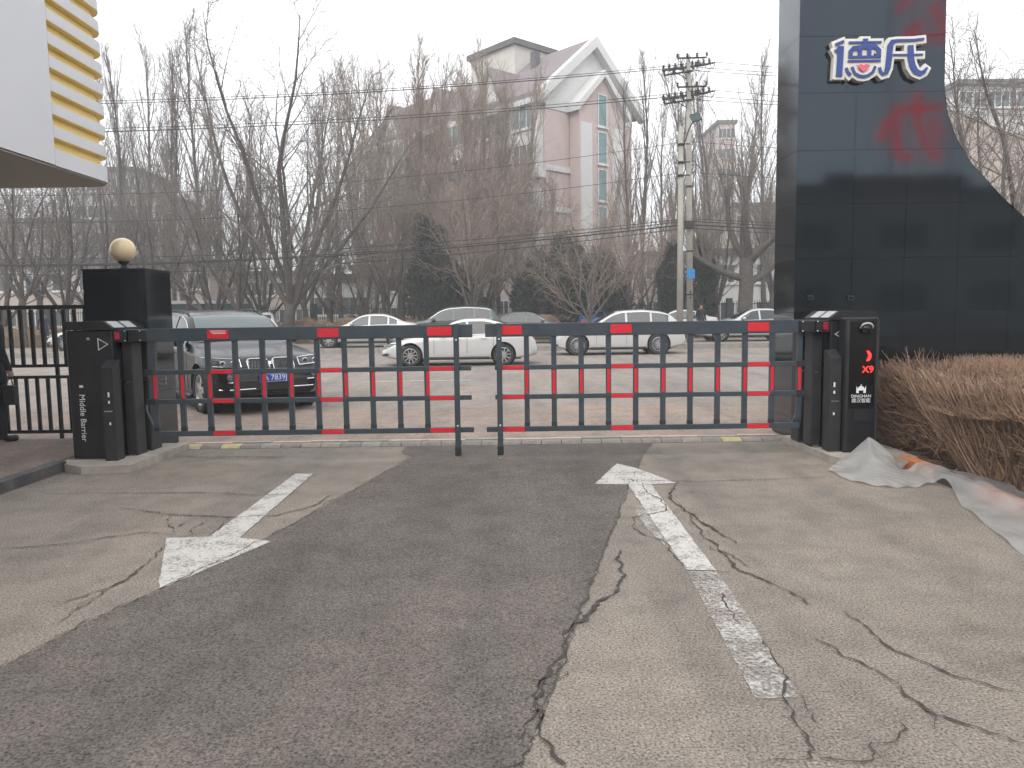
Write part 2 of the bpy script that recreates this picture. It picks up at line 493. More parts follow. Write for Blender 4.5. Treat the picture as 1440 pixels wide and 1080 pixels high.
def thing(name, label, cat, loc=(0, 0, 0), rz=0.0, group=None, world=True):
    o = bpy.data.objects.new(name, None)
    COL.objects.link(o)
    o.empty_display_size = 0.2
    o.location = loc
    o.rotation_euler = (0, 0, rz)
    o.matrix_basis = Matrix.Translation(loc) @ Matrix.Rotation(rz, 4, 'Z')
    o['label'] = label
    o['category'] = cat
    if group: o['group'] = group
    if world: o['_world'] = 1
    return o

def tag(o, label, cat, group=None):
    o['label'] = label; o['category'] = cat
    if group: o['group'] = group
    return o

def struct(o):
    o['kind'] = 'structure'
    return o

def copy_tree(o, parent=None):
    c = o.copy()
    COL.objects.link(c)
    c.parent = parent
    if parent is not None:
        c.matrix_parent_inverse = o.matrix_parent_inverse.copy()
    for ch in o.children:
        copy_tree(ch, c)
    return c

def evaluated(o):
    dg = bpy.context.evaluated_depsgraph_get()
    me = bpy.data.meshes.new_from_object(o.evaluated_get(dg))
    return me

def text_mesh(body, size, extrude, mname, mtx, align='CENTER', name='lettering', spacing=1.0):
    cu = bpy.data.curves.new('text', 'FONT')
    cu.body = body
    cu.size = size
    cu.extrude = extrude
    cu.align_x = align
    cu.align_y = 'CENTER'
    cu.resolution_u = 3
    cu.space_character = spacing
    t = bpy.data.objects.new('text', cu)
    COL.objects.link(t)
    bpy.context.view_layer.update()
    me = evaluated(t)
    bpy.data.objects.remove(t)
    bpy.data.curves.remove(cu)
    me.transform(mtx)
    me.materials.clear()
    me.materials.append(M[mname])
    me.name = name
    return me

def face_neg_y(x, y, z):
    return Matrix.Translation((x, y, z)) @ Matrix.Rotation(PI / 2, 4, 'X')

def ribbon(path, w, closed_round=True):
    """outline polygon of a thick 2d polyline with rounded-off ends"""
    L, Rr = [], []
    n = len(path)
    for i in range(n):
        p = Vector(path[i])
        a = Vector(path[max(i - 1, 0)]); c = Vector(path[min(i + 1, n - 1)])
        d = (c - a).normalized()
        nn = Vector((-d.y, d.x))
        k = 1.0
        if 0 < i < n - 1:
            d1 = (p - a).normalized()
            k = 1.0 / max(0.6, abs(nn.dot(Vector((-d1.y, d1.x)))))
        ww = w[i] if isinstance(w, (list, tuple)) else w
        L.append(p + nn * ww / 2 * k); Rr.append(p - nn * ww / 2 * k)
    return [tuple(q) for q in L] + [tuple(q) for q in reversed(Rr)]
# ================================================================== SETTING
def sheet(name, m, poly, z, parent=None):
    o = MB().add([(x, y, z) for x, y in poly], [tuple(range(len(poly)))]).build(name, m, parent)
    if parent is None: struct(o)
    return o

sheet('ground', 'earth', [(-420, -90), (420, -90), (420, 560), (-420, 560)], -0.06)
drive = sheet('driveway', 'old_asphalt', [(-4.72, -30), (3.9, -30), (3.9, 9.24), (-4.72, 9.24)], 0.0)
PATCH = [(-3.0, -2), (-2.62, 2.4), (-2.38, 3.41), (-2.25, 3.98), (-2.1, 4.4), (-1.8, 5.4), (-1.52, 6.7), (-1.14, 8.55),
       (-1.3, 8.8), (-1.3, 9.23), (1.7, 9.23), (1.46, 8.46), (1.01, 6.72), (0.72, 5.5), (0.43, 4.3), (0.17, 3.2), (0.0, 2.5), (-0.4, 0.5), (-0.8, -2)]
patch = MB().add([(x, y, 0.004) for x, y in (lambda r_: [(a + r_.gauss(0, .006), c + r_.gauss(0, .006)) for a, c in [(p[0] + (q[0] - p[0]) * k / 24, p[1] + (q[1] - p[1]) * k / 24) for p, q in zip(PATCH, PATCH[1:] + PATCH[:1]) for k in range(24)]])(random.Random(8))], [tuple(range(24 * len(PATCH)))]).build('asphalt_patch', 'new_asphalt', drive)
street = sheet('street', 'street', [(-120, 13.2), (140, 13.2), (140, 32.6), (-120, 32.6)], -0.02)
apron = sheet('entrance_apron', 'apron', [(-9, 9.5), (9, 9.5), (13, 13.195), (-13, 13.195)], -0.012)
sheet('pavement', 'sidewalk', [(-120, 9.7), (-9.2, 9.7), (-13.1, 13.19), (-120, 13.19)], -0.03)
sheet('pavement', 'sidewalk', [(9.2, 10.3), (120, 10.3), (120, 13.19), (13.1, 13.19)], -0.03)
walk = sheet('sidewalk', 'sidewalk', [(-40, -30), (-4.86, -30), (-4.86, 9.66), (-40, 9.66)], 0.09)
sheet('parking_strip', 'street', [(-120, 32.85), (140, 32.85), (140, 38.2), (-120, 38.2)], 0.185)
verge = sheet('verge', 'earth', [(-160, 38.2), (180, 38.2), (180, 75), (-160, 75)], 0.18)

# dark edge bands where the dusty street meets the drive, lane dashes on the street
for (x0, x1, y0, y1) in ((-9.2, -6.6, 28.2, 28.35), (-13.5, -10.8, 28.2, 28.35), (8.2, 10.6, 26.6, 26.75), (8.6, 11.2, 18.6, 18.74), (13.5, 16.0, 18.6, 18.74),
                         (2.0, 4.6, 22.6, 22.74), (-3.6, -1.0, 18.6, 18.74), (-20, -17.5, 22.6, 22.74), (-17.5, -15, 18.6, 18.74), (6.8, 9.4, 22.6, 22.74)):
    sheet('lane_dash', 'paint', [(x0, y0), (x1, y0), (x1, y1), (x0, y1)], -0.015, street)

# painted arrows
def jag(poly, step, amp, seed, y_lo=-1.5):
    r_ = random.Random(seed); o_ = []
    for i, p in enumerate(poly):
        q = poly[(i + 1) % len(poly)]
        L = math.hypot(q[0] - p[0], q[1] - p[1]); n_ = max(1, int(L / step)); o_.append(p)
        for k in range(1, n_):
            t = k / n_
            o_.append((p[0] + (q[0] - p[0]) * t + r_.gauss(0, amp), p[1] + (q[1] - p[1]) * t + r_.gauss(0, amp)))
    return o_
def arrow(name, m, pts, z=0.0065):
    pts = jag(pts, 0.05, 0.003, len(name) + len(pts))
    return sheet(name, m, pts, z, drive)
a1 = arrow('arrow_marking', 'paint', [(-2.21, 7.68), (-2.03, 7.67), (-1.99, 5.44), (-1.73, 5.34), (-2.1, 4.39), (-2.53, 5.46), (-2.22, 5.47)])
a1['label'] = 'white arrow pointing towards the viewer in the left lane'
a2 = arrow('arrow_marking', 'paint', [(1.09, 7.97), (1.0, 7.72), (0.76, 7.03), (1.06, 6.99), (1.06, 4.61), (1.24, 4.60), (1.27, 6.97), (1.51, 7.02), (1.36, 7.45), (1.24, 7.75)])
a2['label'] = 'white arrow pointing away towards the gate in the right lane'
a3 = arrow('faded_marking', 'paint_worn', [(1.06, 4.59), (1.24, 4.585), (1.21, 3.8), (1.165, 3.03), (0.985, 3.03), (1.02, 3.8)])
a4 = arrow('faded_marking', 'paint_worn', [(0.98, 6.2), (1.055, 6.2), (1.055, 4.9), (0.97, 5.6)])

CRACKS=[([(0.17,2.58),(0.11,2.73),(0.08,2.96),(0.11,3.2),(0.19,3.4),(0.24,3.63),(0.3,3.82),(0.39,3.94),(0.45,4.11),(0.57,4.24),(0.65,4.5),(0.67,4.8),(0.71,5.02)],0.022),
([(0.13,3.23),(0.07,3.08),(0.05,2.88),(0.02,2.73)],0.012),
([(0.77,5.82),(0.94,5.86),(1.21,6.01),(1.25,6.18),(1.25,6.36),(1.17,6.62),(1.21,7.04)],0.012),
([(0.94,5.86),(0.89,5.57),(0.95,5.34),(1.02,5.25),(1.05,5.08),(1.05,4.93),(1.07,4.65)],0.012),
([(3.03,7.18),(2.33,7.12),(1.65,7.08),(1.1,7.17)],0.013),
([(1.53,7.05),(1.36,6.61),(1.34,6.23),(1.39,5.95),(1.44,5.59),(1.48,5.36),(1.52,5.14)],0.022),
([(1.38,5.89),(1.34,5.41),(1.37,5.07),(1.38,4.84),(1.36,4.67),(1.41,4.54),(1.49,4.38),(1.56,4.23),(1.61,3.99)],0.018),
([(1.74,3.94),(1.76,3.77),(1.76,3.62),(1.76,3.5),(1.8,3.41),(1.85,3.32),(1.89,3.21),(1.99,3.13),(2.09,3.04)],0.014),
([(1.45,3.59),(1.5,3.44),(1.56,3.34),(1.6,3.22),(1.63,3.12),(1.62,3.0),(1.64,2.88),(1.68,2.85),(1.75,2.79),(1.82,2.73),(1.85,2.67)],0.014),
([(1.17,4.22),(1.15,4.06),(1.15,3.77)],0.01),
([(1.2,3.6),(1.18,3.37),(1.18,3.2),(1.12,3.08),(1.08,2.88),(1.09,2.75),(1.08,2.65),(1.05,2.6),(0.86,2.57)],0.011),
([(1.07,2.6),(1.16,2.58),(1.26,2.58),(1.29,2.63),(1.31,2.7)],0.01),
([(1.32,2.69),(1.4,2.7),(1.48,2.78),(1.48,2.83)],0.008),
([(1.19,4.61),(1.32,4.54)],0.008),
([(1.18,3.05),(1.16,2.83)],0.007),
([(1.32,5.07),(1.41,4.91),(1.47,4.66)],0.01),
([(-3.32,6.37),(-3.09,6.27),(-2.83,6.14),(-2.6,6.08),(-2.35,6.04),(-2.12,6.03),(-1.9,6.05),(-1.75,6.23),(-1.65,6.42),(-1.63,6.72)],0.016),
([(-3.6,5.26),(-3.37,5.29),(-3.17,5.36),(-2.99,5.51),(-2.78,5.61),(-2.59,5.58),(-2.49,5.5)],0.013),
([(-2.8,6.12),(-2.72,5.9),(-2.5,5.58)],0.01),
([(-2.53,5.94),(-2.57,5.74)],0.01),
([(-2.4,5.93),(-2.44,5.74),(-2.36,5.5)],0.01),
([(-2.29,6.03),(-2.25,5.77),(-2.23,5.49)],0.01),
([(-2.45,5.29),(-2.42,4.97),(-2.39,4.66),(-2.4,4.47),(-2.48,4.3),(-2.57,4.14)],0.014),
([(-2.39,4.53),(-2.4,4.3),(-2.4,4.01),(-2.41,3.87)],0.008),
([(-4.46,6.95),(-3.74,6.94),(-2.81,6.89),(-2.31,6.78),(-1.93,6.77)],0.012),
([(-3.92,8.69),(-3.22,8.66),(-2.6,8.63)],0.02)]

rc = random.Random(5)
CRACKS += [(PATCH[2:8], .009), (PATCH[11:17], .007)]
for pts, w in CRACKS:
    P = [Vector(p) for p in pts]
    out, ws = [], []
    for i in range(len(P) - 1):
        a, c = P[i], P[i + 1]
        L = (c - a).length
        n = max(2, int(L / 0.035))
        nn = Vector((-(c - a).y, (c - a).x)).normalized()
        off = 0.0
        for k in range(n):
            t = k / n
            off = off * 0.6 + rc.uniform(-1, 1) * 0.016
            out.append(a.lerp(c, t) + nn * off * (1 if k else 0))
            ws.append(w * 1.15 * rc.uniform(0.15, 1.25) * (0.55 + 0.45 * math.sin(PI * (i + t) / (len(P) - 1))))
    out.append(P[-1]); ws.append(0.002)
    mb = MB()
    L_, R_ = [], []
    for i, p in enumerate(out):
        a = out[max(0, i - 1)]; c = out[min(len(out) - 1, i + 1)]
        d = (c - a).normalized(); nn = Vector((-d.y, d.x))
        L_.append((p.x + nn.x * ws[i] / 2, p.y + nn.y * ws[i] / 2, 0.0085)); R_.append((p.x - nn.x * ws[i] / 2, p.y - nn.y * ws[i] / 2, 0.0085))
    mb.grid([L_, R_])
    # hairline side branches
    for q in range(int(len(out) / 14)):
        p = out[rc.randrange(1, len(out) - 1)]
        a = rc.uniform(0, 2 * PI); cur = p.copy(); line = [cur.copy()]
        for s_ in range(rc.randrange(3, 9)):
            a += rc.gauss(0, .5); cur = cur + Vector((math.cos(a), math.sin(a))) * rc.uniform(.02, .05); line.append(cur.copy())
        A_, B_ = [], []
        for i, p_ in enumerate(line):
            hw_ = .0022 * (1 - i / len(line)) + .0004
            A_.append((p_.x + hw_, p_.y, .0082)); B_.append((p_.x - hw_, p_.y + hw_ * .5, .0082))
        mb.grid([A_, B_])
    mb.build('crack', 'crack', drive)

# rubber threshold strip, worn yellow and grey pieces
ramp_strip = thing('rubber_threshold_strip', 'low worn strip of yellow and grey rubber pieces across the gateway', 'speed bump', (-0.45, 9.35, 0))
x = -4.06
k = 0
while x < 3.12:
    wdt = 0.245
    mb = MB()
    prof = [(9.245, 0.003), (9.29, 0.03), (9.36, 0.04), (9.44, 0.03), (9.49, 0.003)]
    mb.prism(prof, lambda u, v: (x + 0.004, u, v), lambda u, v: (x + wdt - 0.004, u, v))
    if k in (0, 2, 27): mm = 'bump_yellow'
    elif k in (4, 6, 7, 9, 25, 28): mm = 'bump_pale'
    else: mm = 'bump_grey'
    mb.build('rubber_piece', mm, ramp_strip)
    x += wdt; k += 1

# concrete plinths under the barrier cabinets
def plinth(name, label, poly, h, m='concrete'):
    o = MB().prism(poly, lambda u, v: (u, v, 0.001), lambda u, v: (u, v, h)).build(name, m)
    return tag(o, label, 'plinth')
plinth('concrete_plinth', 'low concrete plinth under the left barrier cabinet', [(-4.84, 8.05), (-4.45, 7.80), (-3.97, 7.86), (-3.93, 9.22), (-4.84, 9.22)], 0.085)
plinth('concrete_plinth', 'low concrete plinth under the right barrier cabinet and display pillar', [(3.27, 9.22), (3.30, 7.9), (3.42, 7.55), (4.15, 7.75), (4.15, 9.02), (4.02, 9.22)], 0.075)

# kerbs
def kerb_run(name, label, a, c, wdt, h, mats, n, cat='kerb', z0=-0.02):
    a, c = Vector(a), Vector(c)
    t = thing(name, label, cat, ((a.x + c.x) / 2, (a.y + c.y) / 2, 0))
    d = (c - a) / n
    nn = Vector((-d.y, d.x)).normalized() * wdt / 2
    for i in range(n):
        p, q = a + d * (i + 0.008), a + d * (i + 0.992)
        poly = [p + nn, p - nn, q - nn, q + nn]
        jig = rnd.uniform(-0.006, 0.006)
        MB().prism([tuple(v) for v in poly], lambda u, v: (u, v, z0), lambda u, v: (u, v, h + jig)).build('kerb_stone', mats[i % len(mats)], t)
    return t
kerb_run('painted_kerb', 'black and orange painted kerb beside the left sidewalk', (-4.79, 8.02), (-4.78, 3.0), 0.14, 0.11, ['kerb_black', 'kerb_orange'], 4)
kerb_run('painted_kerb', 'orange and black painted kerb half under the plastic film', (3.98, 7.7), (3.86, 4.3), 0.13, 0.10, ['kerb_orange', 'kerb_black'], 5)
kerb_run('far_kerb', 'long grey kerb along the far side of the street', (-60, 32.72), (70, 32.72), 0.22, 0.19, ['kerb_grey'], 110)
struct(sheet('hedge_bed', 'soil', [(3.93, -10), (12, -10), (12, 9.3), (3.93, 9.3)], 0.03))
kerb_run('stone_edging', 'pale pink stone edging at the foot of the black monument', (4.05, 9.2), (5.4, 9.2), 0.12, 0.17, ['pink_stone'], 3)
kerb_run('brick_edge', 'dusty pink edge stones just beyond the threshold strip', (-4.0, 9.56), (3.3, 9.56), 0.10, 0.03, ['pink_stone', 'kerb_grey', 'pink_stone'], 15)

# ================================================================== SWING GATE
def cabinet(name, label, sx, cx, mirror):
    """body, two hinge columns, head with lamp, latch handle. Local: gate lies towards +X, front faces -Y"""
    t = thing(name, label, 'barrier cabinet', (cx, 8.6, 0.08))
    z0 = 0.08
    def X(a): return cx + sx * a
    def bx(x0, x1, *r, **k):
        a, c = X(x0), X(x1)
        return MB().box(min(a, c), max(a, c), *r, **k)
    bx(-0.26, 0.235, 8.27, 8.96, z0, 1.475, bev=0.012).build('body', 'black_steel', t)
    # lid with a chamfer towards the gate
    poly = [(-0.265, 1.48), (0.25, 1.48), (0.25, 1.50), (0.15, 1.572), (-0.24, 1.572), (-0.265, 1.555)]
    lid = MB().prism(poly, lambda u, v: (X(u), 8.25, v), lambda u, v: (X(u), 8.98, v)).build('lid', 'black_steel', t)
    for (y0, y1) in ((8.30, 8.52), (8.58, 8.80)):
        q = [(0.16, 1.5675), (0.255, 1.4995), (0.258, 1.503), (0.163, 1.571)]
        MB().prism(q, lambda u, v: (X(u), y0, v), lambda u, v: (X(u), y1, v)).build('grey_strip', 'grey_strip', t)
        # the part of the strip that turns down over the front rim
    # hinge columns
    for (x0, x1, y0, y1) in ((0.265, 0.38, 8.40, 8.62), (0.285, 0.40, 8.70, 8.95)):
        c = bx(x0, x1, y0, y1, z0, 1.34, bev=0.01).build('hinge_column', 'black_soft', t)
        bx(x0 + 0.035, x0 + 0.085, y0 - 0.004, y0 + 0.01, 0.895, 0.915).build('slot', 'steel', c)
        bx(x0 + 0.03, x0 + 0.09, y0 - 0.03, y0 - 0.002, z0, z0 + 0.02).build('anchor', 'steel', c)
    bx(0.24, 0.272, 8.5, 8.9, z0, 1.34).build('back_post', 'black_steel', t)
    # head blocks carrying the beam
    h1 = bx(0.236, 0.385, 8.28, 8.86, 1.345, 1.478, bev=0.006).build('head_block', 'black_steel', t)
    h2 = bx(0.392, 0.545, 8.30, 8.80, 1.345, 1.474, bev=0.006).build('head_block', 'black_steel', t)
    for hx in (0.262, 0.36):
        pass
    for (hx, hz, par) in ((0.372, 1.36, h1), (0.372, 1.462, h1), (0.525, 1.36, h2), (0.525, 1.462, h2)):
        MB().lathe([(0.008, 0), (0.008, 0.006), (0.003, 0.009)], 8, Matrix.Translation((X(hx), 8.28 if par is h1 else 8.30, hz)) @ Matrix.Rotation(PI / 2, 4, 'X')).build('screw', 'steel', par)
    lens = bx(0.262, 0.315, 8.266, 8.281, 1.372, 1.452, bev=0.006).build('signal_lamp', 'red_dark', h1)
    # latch handle box with a slanted top
    poly = [(8.10, z0), (8.10, 1.08), (8.24, 1.16), (8.262, 1.16), (8.262, z0)]
    hb = MB().prism(poly, lambda u, v: (X(0.18), u, v), lambda u, v: (X(0.305), u, v)).build('latch_box', 'black_soft', t)
    bx(0.20, 0.285, 8.094, 8.10, 0.61, 0.625).build('latch_lip', 'steel', hb)
    bx(0.20, 0.285, 8.096, 8.10, 1.04, 1.065).build('latch_grip', 'trim', hb)
    for z in (0.77, 0.70, 0.47):
        bx(0.245, 0.262, 8.0965, 8.10, z, z + (0.05 if z > 0.75 else 0.03)).build('icon', 'white_print', hb)
    # triangle outline
    s = 0.058
    tc = (0.135, 1.325)
    for d in (0,):
        tri = [(tc[0] - 0.052, tc[1] + 0.068), (tc[0] - 0.052, tc[1] - 0.068), (tc[0] + 0.062, tc[1])]
        inn = [(tc[0] + (u - tc[0]) * 0.80 - 0.001, tc[1] + (v - tc[1]) * 0.80) for u, v in tri]
        mb = MB()
        vs = [(X(u), 8.266, v) for u, v in tri + inn]
        mb.add(vs, [(0, 1, 4, 3), (1, 2, 5, 4), (2, 0, 3, 5)])
        mb.build('triangle_mark', 'white_print', t)
    MB().lathe([(0.016, 0), (0.016, 0.004), (0.006, 0.006)], 10, Matrix.Translation((X(-0.02), 8.27, 1.385)) @ Matrix.Rotation(PI / 2, 4, 'X')).build('key_lock', 'steel', t)
    # base flange
    bx(-0.28, 0.26, 8.22, 9.0, z0 - 0.004, z0 + 0.012).build('base_plate', 'black_steel', t)
    # brace arm between the columns and the bottom rail
    MB().tube([(X(0.40), 8.62, 0.62), (X(0.43), 8.56, 0.56), (X(0.56), 8.46, 0.34)], 0.014, 8).build('brace_arm', 'gate', t)
    return t

cabL = cabinet('barrier_cabinet', 'black barrier cabinet with right pointing triangle and vertical lettering on the left', 1, -4.53, False)
mt = Matrix(((0, 1, 0, -4.655), (0, 0, -1, 8.266), (-1, 0, 0, 0.53), (0, 0, 0, 1)))
link('lettering', text_mesh('Middle Barrier', 0.088, 0.0008, 'white_print', mt), cabL)
MB().box(-4.675, -4.635, 8.2645, 8.268, 0.86, 0.885).build('icon', 'white_print', cabL)
cabR = cabinet('barrier_cabinet', 'black barrier cabinet with left pointing triangle beside the display pillar', -1, 3.67, True)

def leaf(name, label, posts, x_end, x_hinge, sgn, strips, sticker=None):
    t = thing(name, label, 'gate', (x_hinge, 8.4, 0.30))
    lo, hi = min(x_end, x_hinge), max(x_end, x_hinge)
    yA, yB = 8.36, 8.43
    post = posts[0]
    MB().box(lo, hi, yA, yB, 1.342, 1.484, bev=0.004).build('top_beam', 'gate', t)
    rails = [(1.005, 0.05), (0.682, 0.05), (0.325, 0.056)]
    for i, (z, h) in enumerate(rails):
        e = x_end
        if i < 2: e = x_end + sgn * 0.02 if sgn < 0 else x_end + 0.10
        a, c = min(e, x_hinge), max(e, x_hinge)
        MB().box(a, c, 8.368, 8.42, z - h / 2, z + h / 2, bev=0.003).build('rail', 'gate', t)
        for (s0, s1) in strips:
            MB().box(s0, s1, 8.3645, 8.3676, z - h / 2 + 0.006, z + h / 2 - 0.004).build('reflective_strip', 'red_tape', t)
    for bx_ in posts[1:]:
        br = MB().box(bx_ - 0.028, bx_ + 0.028, 8.375, 8.413, 0.354, 1.341).build('upright', 'gate', t)
        MB().box(bx_ - 0.010 - 0.006 * sgn, bx_ + 0.022 - 0.006 * sgn, 8.3715, 8.3745, 0.715, 0.975).build('reflective_strip', 'red_tape', br)
        MB().box(bx_ - 0.03, bx_ + 0.03, 8.3725, 8.4155, 0.354, 0.40).build('end_cap', 'black_soft', br)
    # end post with rubber foot and caster stem
    pz = MB().box(post - 0.03, post + 0.03, 8.325, 8.358, 0.145, 1.492, bev=0.003).build('end_post', 'gate', t)
    for z in (1.315, 0.375):
        MB().lathe([(0.011, 0), (0.011, 0.006), (0.004, 0.009)], 10, Matrix.Translation((post, 8.325, z)) @ Matrix.Rotation(PI / 2, 4, 'X')).build('bolt', 'steel', pz)
    ft = MB().box(post - 0.034, post + 0.034, 8.32, 8.363, 0.045, 0.144, bev=0.006).build('rubber_foot', 'rubber', t)
    MB().lathe([(0.02, 0.004), (0.02, 0.012), (0.009, 0.016), (0.009, 0.045)], 10, Matrix.Translation((post, 8.342, 0))).build('stop_bolt', 'steel', ft)
    for (s0, s1) in strips:
        if sticker and s0 == sticker: continue
        MB().box(s0 - 0.01, s1 - 0.02, 8.3555, 8.3595, 1.366, 1.461).build('reflective_strip', 'red_tape', t)
    if sticker:
        s0, s1 = [s for s in strips if s[0] == sticker][0]
        st = MB().box(s0 - 0.01, s1 - 0.02, 8.3555, 8.3595, 1.366, 1.461).build('warning_sticker', 'red_tape', t)
        for k, z in enumerate((1.447, 1.432, 1.418)):
            MB().box(s0 + 0.02 + 0.012 * k, s1 - 0.05, 8.3542, 8.3553, z, z + 0.005).build('print_line', 'white_print', st)
    # hinge clamp straps
    for z in (1.005, 0.682):
        MB().box(x_hinge - 0.05, x_hinge + 0.05, 8.362, 8.44, z - 0.032, z + 0.032).build('hinge_clamp', 'black_soft', t)
    return t
LB = [-0.60] + [-0.932 - 0.2985 * k for k in range(11)]
RB = [-0.135] + [0.163 + 0.2985 * k for k in range(11)]
def between(bars, i, j):
    a, c = sorted((bars[i], bars[j]))
    return (a + 0.029, c - 0.029)
sL = [between(LB, 8, 9), between(LB, 4, 5), between(LB, 0, 1)]
sR = [between(RB, 0, 1), between(RB, 4, 5), between(RB, 9, 10)]
leaf('swing_gate_leaf', 'left slate grey swing gate leaf with red strips and a red sticker', LB, -0.425, -3.96, -1, sL, sL[0][0])
leaf('swing_gate_leaf', 'right slate grey swing gate leaf with red strips beside the display pillar', RB, -0.285, 3.16, 1, sR)

# display pillar
dp = thing('display_pillar', 'slim black display pillar with red glowing digits and white crown emblem', 'display', (3.68, 8.2, 0.075))
MB().box(3.50, 3.845, 8.04, 8.22, 0.075, 1.50, bev=0.012).build('housing', 'black_steel', dp)
face = MB().box(3.538, 3.805, 8.034, 8.039, 0.55, 1.46).build('glass_front', 'screen', dp)
for (x0, x1) in ((3.504, 3.532), (3.813, 3.841)):
    MB().box(x0, x1, 8.022, 8.0395, 0.10, 1.48).build('side_trim', 'black_soft', dp)
MB().box(3.60, 3.75, 8.031, 8.0385, 0.41, 0.53).build('ticket_panel', 'trim', dp)
camd = MB().lathe([(0.055, 0.0), (0.055, 0.03), (0.045, 0.055), (0.02, 0.066), (0.0, 0.068)], 20, Matrix.Translation((3.69, 8.034, 1.385)) @ Matrix.Rotation(PI / 2, 4, 'X')).build('camera_dome', 'screen', dp, smooth=True)
MB().tube([(3.69 + 0.065 * math.cos(a), 7.985 - 0.02 * math.sin(a), 1.39 + 0.055 * math.sin(a)) for a in [PI * k / 10 for k in range(11)]], 0.010, 6).build('dome_hood', 'steel', camd)
# glowing signs: a bold closing curve and digits
arc = [(0.012 + 0.05 * math.cos(a), 0.055 * math.sin(a)) for a in [(-1.2 + 2.4 * k / 9) for k in range(10)]]
poly = ribbon(arc, [0.012, 0.02, 0.026, 0.03, 0.032, 0.032, 0.03, 0.026, 0.02, 0.012])
MB().prism(poly, lambda u, v: (3.69 + u, 8.030, 1.10 + v), lambda u, v: (3.69 + u, 8.033, 1.10 + v)).build('led_sign', 'led', dp)
link('led_sign', text_mesh('X9', 0.10, 0.0012, 'led', face_neg_y(3.735, 8.031, 0.955)), dp)
cr = [(-0.05, -0.035), (-0.05, 0.04), (-0.035, 0.008), (-0.022, 0.034), (-0.008, 0.034), (0, 0.062), (0.008, 0.034), (0.022, 0.034), (0.035, 0.008), (0.05, 0.04), (0.05, -0.035),
      (0.025, -0.035), (0.025, -0.008), (-0.025, -0.008), (-0.025, -0.035)]
MB().prism(cr, lambda u, v: (3.67 + u, 8.030, 0.745 + v), lambda u, v: (3.67 + u, 8.033, 0.745 + v)).build('crown_emblem', 'white_print', dp)
link('lettering', text_mesh('DINGHAN', 0.045, 0.0008, 'white_print', face_neg_y(3.672, 8.032, 0.675)), dp)
link('lettering', text_mesh('鼎汉智能', 0.050, 0.0008, 'white_print', face_neg_y(3.672, 8.032, 0.627)), dp)
# two small cable anchors are on the monument (built with it)

# ================================================================== LEFT GATE PIER AND LAMP
pier = thing('gate_pier', 'square black clad gate pier behind the left barrier cabinet', 'gate pier', (-4.6, 9.3, 0))
MB().box(-4.95, -4.25, 9.0, 9.64, 0.0, 2.15, bev=0.006).build('core', 'joint', pier)
for (z0, z1) in ((0.03, 0.72), (0.726, 1.42), (1.426, 2.152)):
    MB().box(-4.962, -4.238, 8.985, 8.999, z0, z1).build('panel', 'cladding', pier)
    MB().box(-4.249, -4.235, 9.0, 9.64, z0, z1).build('panel', 'cladding', pier)
    MB().box(-4.965, -4.951, 9.0, 9.64, z0, z1).build('panel', 'cladding', pier)
MB().box(-4.968, -4.232, 8.98, 9.66, 2.153, 2.175).build('cap', 'black_steel', pier)
for z in (0.80, 0.86):
    MB().tube([(-4.235, 9.2, z), (-4.16, 9.2, z), (-4.16, 9.2, z + 0.035)], 0.012, 6).build('hook', 'steel', pier)
lp = thing('globe_lamp', 'cream globe lamp on top of the black gate pier', 'lamp', (-4.63, 9.3, 2.175))
MB().lathe([(0.075, 2.176), (0.075, 2.19), (0.05, 2.205), (0.035, 2.22), (0.035, 2.245), (0.065, 2.262), (0.068, 2.278)], 20, Matrix.Translation((-4.63, 9.3, 0))).build('holder', 'black_soft', lp, smooth=True)
MB().lathe([(max(0.001, 0.146 * math.sin(a)), 2.41 - 0.146 * math.cos(a)) for a in [0.35 + (PI - 0.35) * k / 18 for k in range(19)]], 32, Matrix.Translation((-4.63, 9.3, 0))).build('globe', 'globe', lp, smooth=True)

# left fence
fn_ = thing('iron_fence', 'black iron bar fence left of the gate pier', 'fence', (-7, 10.2, 0.05))
for z, h in ((1.76, 0.055), (0.985, 0.04), (0.835, 0.04), (0.10, 0.045)):
    MB().box(-12, -4.97, 10.20, 10.24, z - h / 2, z + h / 2).build('rail', 'iron', fn_)
x = -5.07
while x > -9.5:
    MB().box(x - 0.020, x + 0.020, 10.203, 10.237, 1.0, 1.73).build('bar', 'iron', fn_)
    MB().box(x, x + 0.038, 10.203, 10.237, 0.124, 0.815).build('bar', 'iron', fn_)
    x -= 0.143
MB().box(-9.0, -8.94, 10.19, 10.25, -0.02, 1.82).build('post', 'iron', fn_)
MB().box(-6.1, -6.06, 10.242, 10.28, -0.02, 1.75).build('post', 'iron', fn_)

# ================================================================== GATEHOUSE CANOPY (top left)
gh = thing('gatehouse', 'white gatehouse with overhanging canopy and yellow grooved corner', 'building', (-8, 6, 0.09))
def corner_path(off, r=0.30, y0=8.08, x=-4.66, y1=9.34, xe=-9.0):
    xx, yy = x + off, y1 + off
    rr = r + off
    pts = [(xx, y0), (xx, yy - rr)]
    for k in range(1, 8):
        a = k / 8 * PI / 2
        pts.append((xx - rr + rr * math.cos(a), yy - rr + rr * math.sin(a)))
    pts += [(xx - rr, yy), (xe, yy)]
    return pts
def band(p_out, p_in, z0, z1):
    poly = p_out + list(reversed(p_in))
    return MB().prism(poly, lambda u, v: (u, v, z0), lambda u, v: (u, v, z1))
zs = 3.17
MB().box(-12.0, -4.66, 2.0, 8.075, zs + 0.01, 7.2).build('fascia_panel', 'white_clad', gh)
core = corner_path(-0.07)
inner = [(-9.0, 8.08), (-4.9, 8.08)]
MB().prism(core + [(-9.0, 8.08)], lambda u, v: (u, v, zs + 0.02), lambda u, v: (u, v, 7.2)).build('yellow_core', 'yellow', gh)
z = zs + 0.005
hh = [0.17] + [0.115] * 15
